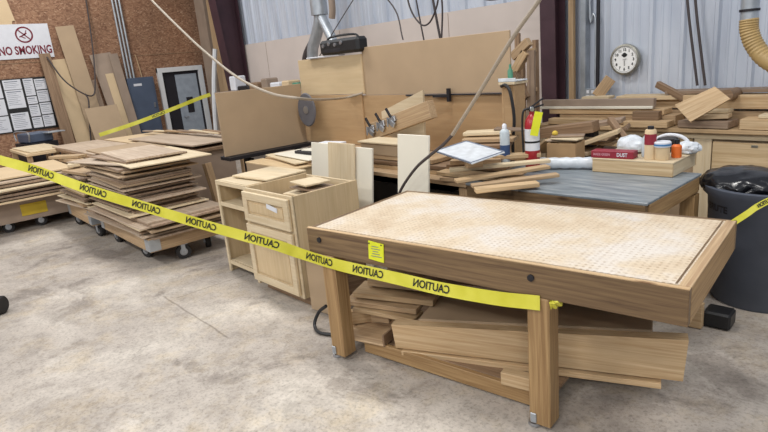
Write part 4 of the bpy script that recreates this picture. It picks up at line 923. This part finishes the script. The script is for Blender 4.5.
# extinguisher
fe = empty('fire_extinguisher', (-2.485, 3.56, 0.857), 0.2, 'red fire extinguisher with white label standing at the table edge', 'fire extinguisher')
fe.rotation_euler = (0, 0, 0.9)
bm = bmesh.new(); bm_lathe(bm, [(0.055, 0.0), (0.066, 0.012), (0.068, 0.03), (0.068, 0.36), (0.06, 0.40), (0.04, 0.43), (0.022, 0.445), (0.022, 0.47)], seg=28); done(bm, 'cylinder', 'redpaint', fe, True)
bm = bmesh.new(); bm_lathe(bm, [(0.0688, 0.165), (0.0688, 0.335)], seg=28); done(bm, 'label', 'paper', fe, True)
bm = bmesh.new(); bm_lathe(bm, [(0.0705, 0.225), (0.0705, 0.24)], seg=28); done(bm, 'strap', 'black', fe, True)
bm = bmesh.new(); bm_box(bm, (0, 0, 0.485), (0.05, 0.04, 0.04), bev=0.006); bm_box(bm, (0.05, 0, 0.50), (0.12, 0.018, 0.012), Euler((0, -0.2, 0))); bm_box(bm, (0.05, 0, 0.53), (0.13, 0.018, 0.012), Euler((0, -0.5, 0))); done(bm, 'valve_handle', 'darkmetal', fe)
bm = bmesh.new(); bm_lathe(bm, [(0.017, -0.006), (0.02, 0.0), (0.017, 0.006)], c=(0, -0.028, 0.485), seg=14, mat4=cm); done(bm, 'gauge', 'steel', fe, True)
tube('discharge_hose', spline([(-0.02, 0, 0.49), (-0.075, 0.0, 0.47), (-0.088, 0.0, 0.36), (-0.084, 0.0, 0.2), (-0.082, 0, 0.15)]), 0.010, 'black', fe)
fe.rotation_euler = (0, 0, 0.75); fe.scale = (0.78, 0.78, 0.93)
tg = box('inspection_tag', (-2.385, 3.47, 1.215), (0.055, 0.004, 0.17), 'tag', rot=(0.05, 0.22, 0.65), bev=0); tag(tg, 'long neon yellow inspection tag hanging on the fire extinguisher', 'tag')

# ------------------------------------------------------------------ blue-grey table
gt = empty('work_table', (-2.07, 3.49, 0), 0.05, 'sturdy timber table with a scuffed blue-grey top behind the workbench', 'table')
GL, GW, GH = 1.27, 0.86, 0.85
box('table_top', (0, 0, GH-0.008), (GL, GW, 0.016), 'greytop', gt)
for s in (-1, 1):
    box('apron', (0, s*(GW/2-0.02), GH-0.066), (GL-0.02, 0.04, 0.10), 'grime', gt); box('apron', (s*(GL/2-0.02), 0, GH-0.066), (GW-0.08, 0.04, 0.10), 'leg', gt, rz=math.pi/2)
for sx in (-1, 1):
    for sy in (-1, 1): box('leg', (sx*(GL/2-0.05), sy*(GW/2-0.05), 0.36), (0.72, 0.09, 0.09), 'leg', gt, rot=(0, math.pi/2, 0))
box('shelf', (0, 0, 0.25), (GL-0.16, GW-0.1, 0.02), 'brown', gt)

# roll, boxes and the tray of bottles
RL = empty('white_roll', (-2.23, 3.76, 0.895), 0.42, 'long white wrapped roll lying on the blue-grey table', 'roll')
bm = bmesh.new(); pr = [(0.038, -0.28)] + [(0.042+0.003*math.sin(k*2.1), -0.275+k*0.0275) for k in range(21)] + [(0.038, 0.28)]
bm_lathe(bm, pr, seg=18, mat4=Matrix.Rotation(math.pi/2, 4, 'Y')); done(bm, 'wrapping', 'film', RL, True)
bm = bmesh.new(); bm_lathe(bm, [(0.02, -0.285), (0.02, 0.285)], seg=14, mat4=Matrix.Rotation(math.pi/2, 4, 'Y')); done(bm, 'core', 'cardboard', RL, True)
kb = empty('cardboard_box', (-2.42, 3.90, 0.852), 0.2, 'open cardboard box of scraps behind the white roll', 'box')
box('box_side', (0, -0.1, 0.085), (0.22, 0.006, 0.17), 'cardboard', kb); box('box_side', (0, 0.1, 0.085), (0.22, 0.006, 0.17), 'cardboard', kb); box('box_side', (-0.108, 0, 0.085), (0.006, 0.2, 0.168), 'cardboard', kb); box('box_side', (0.108, 0, 0.085), (0.006, 0.2, 0.168), 'cardboard', kb)
for k, (dx, rz) in enumerate(((-0.03, 0.3), (0.02, -0.2), (0.0, 0.7))):
    thing_board(['lowest', 'middle', 'topmost'][k]+' offcut lying across the open cardboard box', 'offcut', (-2.53+dx, 3.88, 1.03+0.016*k), (-2.31+dx, 3.91+rz*0.1, 1.03+0.016*k), 0.10, 0.013, ('sheet', 'birch', 'sheetd')[k], name='wood_offcut')
tw = empty('wooden_crate', (-1.84, 3.95, 0), 0.06, 'long shallow plywood crate holding bottles at the rear of the blue-grey table', 'crate')
# lower support of the crate
cw, cd, cz0, cz1 = 0.54, 0.42, 0.852, 0.94
box('crate_side', (0, -cd/2, (cz0+cz1)/2), (cw, 0.018, cz1-cz0), 'ply', tw); box('crate_side', (0, cd/2, (cz0+cz1)/2), (cw, 0.018, cz1-cz0), 'ply', tw)
box('crate_side', (cw/2-0.009, 0, (cz0+cz1)/2), (cd-0.02, 0.018, cz1-cz0), 'birch', tw, rz=math.pi/2); box('crate_side', (-cw/2+0.009, 0, (cz0+cz1)/2), (cd-0.02, 0.018, cz1-cz0), 'ply', tw, rz=math.pi/2)
box('crate_top', (0, 0, cz1+0.004), (cw+0.01, cd+0.02, 0.012), 'birch', tw)
def CR(x, y): c, s = math.cos(0.10), math.sin(0.10); return (-1.80+x*c-y*s, 3.98+x*s+y*c, cz1+0.011)
rb = empty('product_box', CR(-0.10, -0.12), 0.12, 'dark red flat carton with white lettering on the plywood crate', 'box')
rb.location = (-1.97, 3.78, cz1+0.011)
box('carton', (0, 0, 0.025), (0.29, 0.09, 0.05), 'redprint', rb); text('lettering', 'MADE GREEN', 0.024, (-0.07, -0.0457, 0.025), (1, 0, 0), (0, 0, 1), 'inkpink', rb, 0.0006, 0.8); text('lettering', 'DUST', 0.036, (0.07, -0.0457, 0.025), (1, 0, 0), (0, 0, 1), 'paper', rb, 0.001, 0.8)
pb = bmesh.new(); bmesh.ops.create_icosphere(pb, subdivisions=3, radius=0.1)
for v in pb.verts: k = 1+R.uniform(-0.06, 0.06); v.co = V((v.co.x*1.4*k, v.co.y*k, max(v.co.z, -0.06)*0.9*k))
o = done(pb, 'plastic_bag', 'film'); o.location = (-1.95, 4.0, cz1+0.011+0.05); o.scale = (0.8, 0.8, 0.8); tag(o, 'white crumpled plastic bag behind the dark red carton', 'bag')
def bottle(name, label, cat, x, y, prof, mat, cap=None, capm=None, band=None, bandm=None, z=None):
    e = empty(name, (x, y, (cz1+0.011) if z is None else z), 0, label, cat)
    bm = bmesh.new(); bm_lathe(bm, prof, seg=20); done(bm, 'body', mat, e, True)
    if cap: bm = bmesh.new(); bm_lathe(bm, cap, seg=18); done(bm, 'cap', capm, e, True)
    if band: bm = bmesh.new(); bm_lathe(bm, band, seg=20); done(bm, 'label', bandm, e, True)
bottle('jug', 'pale green-white bottle behind the speckled can on the crate', 'bottle', -1.79, 3.88, [(0.03, 0), (0.032, 0.01), (0.032, 0.12), (0.014, 0.15), (0.014, 0.17)], 'bottle')
bottle('tin_can', 'tall cream and red can standing foremost on the crate', 'can', -1.73, 3.80, [(0.036, 0), (0.036, 0.19), (0.03, 0.2)], 'mdfl', [(0.02, 0.2), (0.02, 0.22)], 'darkmetal', [(0.037, 0.10), (0.037, 0.17)], 'redprint')
bottle('green_bottle', 'small dark green bottle between the tall can and the blue-lidded jar', 'bottle', -1.685, 3.88, [(0.018, 0), (0.018, 0.07), (0.01, 0.09)], 'green', [(0.011, 0.09), (0.011, 0.105)], 'paper')
bottle('plastic_jar', 'white jar with a wide blue-striped lid on the crate', 'jar', -1.66, 3.82, [(0.045, 0), (0.047, 0.01), (0.047, 0.085)], 'mdfl', [(0.052, 0.085), (0.054, 0.09), (0.054, 0.115), (0.048, 0.12)], 'paper', [(0.0548, 0.094), (0.0548, 0.106)], 'blue')
bottle('orange_bottle', 'orange bottle with a dark cap beside the blue-lidded jar', 'bottle', -1.61, 3.92, [(0.03, 0), (0.032, 0.01), (0.032, 0.075), (0.016, 0.09)], 'orange', [(0.018, 0.09), (0.018, 0.12)], 'black')
wh = empty('ear_muffs', (-1.72, 4.08, cz1+0.011), 0.2, 'white curved plastic strap item arching behind the blue-lidded jar', 'tool')
tube('band', spline([(-0.11, 0, 0.06), (-0.10, 0, 0.11), (-0.03, 0, 0.14), (0.06, 0, 0.135), (0.12, 0, 0.10), (0.14, 0, 0.05)], 6), 0.014, 'paper', wh, 12); box('pad', (-0.02, 0.0, 0.065), (0.16, 0.05, 0.12), 'darkmetal', wh, bev=0.02)
wh.name = 'plastic_tool_case'; wh.scale = (0.85, 0.85, 0.85)
cb_ = bmesh.new(); bmesh.ops.create_icosphere(cb_, subdivisions=3, radius=0.06)
for v in cb_.verts: k = 1+R.uniform(-0.12, 0.12); v.co = V((v.co.x*1.3*k, v.co.y*k, max(v.co.z, -0.04)*0.8*k))
o = done(cb_, 'plastic_bag', 'film'); o.location = (-1.60, 4.08, cz1+0.011+0.036); tag(o, 'small clear crumpled bag at the right end of the crate', 'bag')
yb = bmesh.new(); bmesh.ops.create_icosphere(yb, subdivisions=2, radius=0.035)
for v in yb.verts: v.co.z = max(v.co.z, -0.02)
o = done(yb, 'yellow_sponge', 'yellowbag'); o.scale = (0.65, 0.65, 0.65); o.location = (-2.50, 3.88, 1.083); tag(o, 'small yellow wad on the corner of the cardboard box', 'sponge'); 

# ------------------------------------------------------------------ counter along the wall with lumber
ct = empty('counter_cabinets', (-2.3, 5.72, 0), 0, 'run of pale wooden base cabinets under the lumber along the corrugated wall', 'cabinet')
CX0, CX1 = -3.72, 0.6
box('worktop', ((CX0+CX1)/2+2.3, 0.0, 0.895), (CX1-CX0, 0.66, 0.035), 'pine', ct)
box('carcass', ((CX0+CX1)/2+2.3, 0.03, 0.44), (CX1-CX0-0.04, 0.54, 0.86), 'mdf', ct)
fz = -0.262
for x in (-3.68, -3.0, -2.50, -2.05, -1.98, -1.35, -0.7, 0.0): box('stile', (x+2.3, fz, 0.45), (0.84, 0.024, 0.075), 'birch', ct, rot=(0, math.pi/2, 0))
box('top_rail', ((CX0+CX1)/2+2.3, fz-0.004, 0.845), (CX1-CX0-0.02, 0.024, 0.05), 'birch', ct)
for x0, x1 in ((-2.96, -2.54), (-2.46, -2.10), (-3.62, -3.04)):
    box('mid_rail', ((x0+x1)/2+2.3, fz-0.002, 0.66), (x1-x0, 0.022, 0.04), 'birch', ct); d_ = box('drawer', ((x0+x1)/2+2.3, fz-0.004, 0.755), (x1-x0-0.01, 0.018, 0.12), 'ply', ct)
for x0, x1 in ((-1.93, -1.40), (-1.30, -0.75)):
    d_ = box('door', ((x0+x1)/2+2.3, fz-0.012, 0.44), (x1-x0, 0.02, 0.72), 'ply', ct)
    box('hinge', (0.06, -0.012, 0.335), (0.05, 0.008, 0.02), 'brass', d_)
CT = 0.915
lum = [
 ((-3.55, 5.44, CT+0.035), (-2.95, 5.46, CT+0.035), 0.12, 0.06, 'pine', 'short thick board at the left front of the counter'),
 ((-3.5, 5.62, CT+0.05), (-2.3, 5.64, CT+0.05), 0.2, 0.09, 'oak', 'long thick plank lying low on the counter'),
 ((-3.62, 5.60, CT+0.125), (-2.4, 5.62, CT+0.125), 0.18, 0.05, 'pine', 'pale plank second from bottom of the counter pile'),
 ((-3.60, 5.84, CT+0.06), (-2.0, 5.84, CT+0.06), 0.16, 0.11, 'oak', 'thick plank against the wall at the back of the counter'),
 ((-3.35, 5.88, CT+0.17), (-2.35, 5.88, CT+0.17), 0.16, 0.08, 'pine', 'upper rear plank right below the outlet box'),
 ((-3.40, 5.86, CT+0.235), (-3.1, 5.88, CT+0.235), 0.15, 0.025, 'birch', 'small pale offcut lying directly under the outlet box'),
 ((-2.98, 5.84, CT+0.235), (-2.35, 5.86, CT+0.235), 0.22, 0.04, 'mdfl', 'pale wedge-like board under the round clock'),
 ((-2.70, 5.42, CT+0.03), (-2.30, 5.44, CT+0.03), 0.16, 0.055, 'pine', 'short board left of the tilted square panel on the counter front'),
 ((-2.66, 5.50, CT+0.10), (-2.42, 5.52, CT+0.10), 0.14, 0.08, 'brown', 'block-like offcut beside the white-ended boards on the counter'),
 ((-2.3, 5.78, CT+0.20), (-0.4, 5.70, CT+0.20), 0.18, 0.12, 'pine', 'heavy long beam reaching right on the counter, with reddish knots'),
 ((-2.5, 5.86, CT+0.28), (-0.4, 5.84, CT+0.30), 0.20, 0.03, 'sheetd', 'dark plank lying on top of the heavy long beam'),
 ((-2.2, 5.80, CT+0.06), (-0.5, 5.80, CT+0.06), 0.22, 0.12, 'oak', 'lowest rear timber under the heavy long beam'),
 ((-1.72, 5.50, CT+0.045), (-0.8, 5.50, CT+0.045), 0.2, 0.085, 'pine', 'thick front timber at the right end of the counter'),
 ((-1.60, 5.52, CT+0.105), (-0.7, 5.54, CT+0.105), 0.16, 0.028, 'birch', 'thin pale board on the thick front timber at right'),
 ((-2.22, 5.52, CT+0.035), (-1.80, 5.50, CT+0.035), 0.22, 0.06, 'sheetd', 'dark offcut beneath the tilted square panel'),
 ((-2.16, 5.50, CT+0.085), (-1.84, 5.54, CT+0.10), 0.14, 0.035, 'mdfl', 'pale offcut right behind the tilted square panel'),
 ((-2.12, 5.62, CT+0.125), (-1.86, 5.60, CT+0.135), 0.12, 0.03, 'birch', 'whitish offcut above the dark ones near the tilted panel'),
]
for (a, b, w_, t_, m_, lab) in lum: thing_board(lab, 'board', a, b, w_, t_, m_, name='lumber')
thing_board('long pale-edged board lying level in front of the lumber pile, passing behind the yellow tag', 'board', (-3.72, 5.56, 1.115), (-2.5, 5.56, 1.122), 0.06, 0.09, 'greyboard', name='long_board')
thing_board('white strip along the lower edge of the long level board', 'strip', (-3.78, 5.515, 1.078), (-2.5, 5.515, 1.085), 0.02, 0.026, 'white', name='edge_strip')
thing_board('upright offcut leaning at the wall below the clock, left side', 'offcut', (-3.28, 5.90, CT+0.24), (-3.18, 6.0, CT+0.42), 0.12, 0.03, 'oak', name='lumber', roll=90)
thing_board('dark reddish stick poking up right of the clock', 'offcut', (-2.60, 5.82, CT+0.36), (-2.24, 5.72, CT+0.20), 0.05, 0.06, 'brown', name='lumber')
def slab4(name, P, t, mat):
    P = [V(p) for p in P]; c = sum(P, V())/4; x = (P[1]-P[0]).normalized(); n = x.cross(P[3]-P[0]).normalized(); y = n.cross(x)
    m = Matrix((x, y, n)).transposed(); mi = m.inverted(); bm = bmesh.new()
    a = [bm.verts.new(mi @ (p-c)+V((0, 0, t/2))) for p in P]; b = [bm.verts.new(mi @ (p-c)-V((0, 0, t/2))) for p in P]
    bm.faces.new(a); bm.faces.new(b)
    for i in range(4): bm.faces.new((a[i], a[(i+1) % 4], b[(i+1) % 4], b[i]))
    o = done(bm, name, mat); o.location = c; o.rotation_euler = m.to_euler(); return o
pn = slab4('glued_panel', [(-2.225, 5.34, 1.125), (-1.94, 5.44, 1.27), (-1.80, 5.40, 1.17), (-2.07, 5.30, 0.985)], 0.022, 'pine'); tag(pn, 'square laminated panel tilted on its corner on the counter', 'panel')
bm = bmesh.new(); bm_lathe(bm, [(0.05, -0.12), (0.055, 0), (0.05, 0.12)], seg=18, mat4=cm); o = done(bm, 'log_end', 'brown', smooth=True); o.location = (-1.88, 5.66, CT+0.27); tag(o, 'round brown log end sitting above the tilted panel', 'log')
# heap between extinguisher and crate
hp = [((-2.98, 4.45, 0.99), (-2.52, 4.52, 1.05), 0.16, 0.09, 'brown', 'chunky brown timber behind the neon tag'), ((-2.62, 4.40, 0.90), (-2.30, 4.50, 1.02), 0.18, 0.03, 'mdfl', 'pale panel sloping up behind the cardboard box'), ((-2.9, 4.3, 0.84), (-2.62, 4.15, 1.0), 0.28, 0.02, 'mdfl', 'pale board slumped between extinguisher and cardboard box'),
 ((-2.75, 4.6, 0.70), (-2.35, 4.75, 1.02), 0.26, 0.03, 'brown', 'brown panel slumped behind the extinguisher'), ((-2.95, 4.70, 0.98), (-2.45, 4.86, 1.06), 0.22, 0.035, 'sheetd', 'dark board lying highest in the heap behind the extinguisher'),
      ((-2.82, 4.5, 0.93), (-2.40, 4.62, 0.90), 0.2, 0.03, 'oak', 'oak-coloured board in the heap behind the cardboard box'), ((-2.95, 4.42, 0.87), (-2.5, 4.45, 0.84), 0.22, 0.03, 'mdf', 'tan board low in the heap behind the cardboard box'),
      ((-2.50, 4.72, 1.08), (-2.18, 4.42, 0.92), 0.05, 0.05, 'brown', 'thin dark slat sloping down to the right behind the white bag')]
for (a, b, w_, t_, m_, lab) in hp: thing_board(lab, 'board', a, b, w_, t_, m_, name='scrap_board')
ht = empty('low_cabinet', (-2.6, 4.65, 0), 0, 'low tan cabinet carrying the heap behind the extinguisher', 'cabinet')
box('carcass', (0, 0, 0.35), (0.8, 0.5, 0.68), 'mdf', ht); box('top_panel', (0, 0, 0.705), (0.84, 0.54, 0.03), 'ply', ht); box('block_fill', (0, 0.05, 0.77), (0.7, 0.34, 0.1), 'brown', ht)
tbox('dark_bucket', 'dark grey box between the lumber and the scrap heap', 'box', (-2.72, 4.76, 0.925), (0.14, 0.12, 0.20), 'darkmetal', bev=0.02)

# ------------------------------------------------------------------ bin
bn = empty('trash_bin', (-1.13, 4.16, 0), 0, 'large round dark grey bin filled with black bags, right of the tables', 'bin')
bm = bmesh.new(); bm_lathe(bm, [(0.24, 0.0), (0.25, 0.02), (0.285, 0.70), (0.31, 0.73), (0.312, 0.775), (0.30, 0.78), (0.275, 0.775), (0.268, 0.70), (0.262, 0.60)], seg=48); done(bm, 'bin_body', 'barrel', bn, True); bn.scale = (1.19, 1.19, 1.0)
bm = bmesh.new()
for a in range(0, 360, 30):
    x, y = 0.285*math.cos(math.radians(a)), 0.285*math.sin(math.radians(a))
done(bm, 'rim_detail', 'barrel', bn) if len(bm.verts) else bm.free()
def bar(x, y):
    a = math.radians(-128)+x/0.29; r = 0.2865+ (0.61+y-0.65)*0.05; return V((r*math.cos(a), r*math.sin(a), 0.645+y))
text('lettering', 'BRUTE', 0.06, None, None, None, 'darkmetal', bn, 0.002, 0.9, fn=bar)
def lump(name, c, s, seed, label, mat='bag'):
    rr = random.Random(seed); bm = bmesh.new(); bmesh.ops.create_icosphere(bm, subdivisions=4, radius=1.0)
    ph = [(V((rr.uniform(-1, 1), rr.uniform(-1, 1), rr.uniform(-1, 1))).normalized(), rr.uniform(4, 11), rr.uniform(0, 6)) for _ in range(9)]
    for v in bm.verts:
        k = 1+sum(0.035*abs(math.sin(v.co.dot(d)*f+p)) for d, f, p in ph)-0.1; v.co = V((v.co.x*s[0]*k, v.co.y*s[1]*k, v.co.z*s[2]*k))
    o = done(bm, name, mat, smooth=True); o.location = c; return tag(o, label, 'bag')
lump('bin_bag', (-1.26, 4.11, 0.785), (0.23, 0.22, 0.085), 3, 'glossy black bag bulging over the left side of the bin')
lump('bin_bag', (-1.01, 4.24, 0.78), (0.16, 0.2, 0.10), 5, 'second black bag lying behind in the bin')
tag(tube('bag_tie', spline([(-1.15, 3.98, 0.82), (-1.02, 3.98, 0.80), (-0.9, 4.02, 0.88), (-0.75, 4.1, 0.98)]), 0.02, 'bag'), 'twisted black bag neck rising from the bin', 'bag')
thing_board('brown cardboard scrap poking out at the right of the bin', 'cardboard', (-1.03, 3.98, 0.78), (-0.93, 4.03, 0.83), 0.12, 0.01, 'cardboard', name='cardboard_scrap')

# ------------------------------------------------------------------ camera
cam = bpy.data.cameras.new('camera'); co = bpy.data.objects.new('camera', cam); COL.objects.link(co)
f, roll, pitch, yaw = 577.0, 5.2, 15.2, 50.0
cam.sensor_fit = 'HORIZONTAL'; cam.sensor_width = 36; cam.lens = f*36/768; cam.clip_end = 100
r_, p_ = math.radians(roll), math.radians(pitch)
fw = V((0, math.cos(p_), -math.sin(p_))); rt = V((1, 0, 0)); up = rt.cross(fw)
rt2 = rt*math.cos(r_)-up*math.sin(r_); up2 = up*math.cos(r_)+rt*math.sin(r_)
m3 = Matrix.Rotation(math.radians(yaw), 3, 'Z') @ Matrix((rt2, up2, -fw)).transposed()
co.matrix_world = Matrix.Translation((0, 0, 1.75)) @ m3.to_4x4()
scene.camera = co

# ------------------------------------------------------------------ light: rows of high-bay lamps, added frontal fill lamps and grey daylight
def lamp(x, y, z, sx, sy, e, col=(1.0, 0.97, 0.93)):
    l = bpy.data.lights.new('bay_and_fill_lamp', 'AREA'); l.shape = 'RECTANGLE'; l.size = sx; l.size_y = sy; l.energy = e; l.color = col
    o = bpy.data.objects.new('bay_and_fill_lamp', l); COL.objects.link(o); o.location = (x, y, z)
for x in (-11, -7, -3, 1):
    for y in (-2.4, 2.6): lamp(x, y, 5.4, 1.3, 0.5, 112 if x < -5 else 104)
for x, y in ((3.5, -3.5), (0.5, -5.0), (-3.5, -5.5)): lamp(x, y, 5.0, 1.3, 0.5, 165)  # frontal fill lamps, added to brighten front faces and the lumber under the bench
w = bpy.data.worlds.new('world'); scene.world = w; w.use_nodes = True
bgn = w.node_tree.nodes['Background']; bgn.inputs[0].default_value = (0.80, 0.88, 1.0, 1); bgn.inputs[1].default_value = 0.42
scene.view_settings.view_transform = 'Standard'; scene.view_settings.look = 'None'; scene.view_settings.gamma = 1
scene.view_settings.use_curve_mapping = False
scene.view_settings.exposure = -0.03
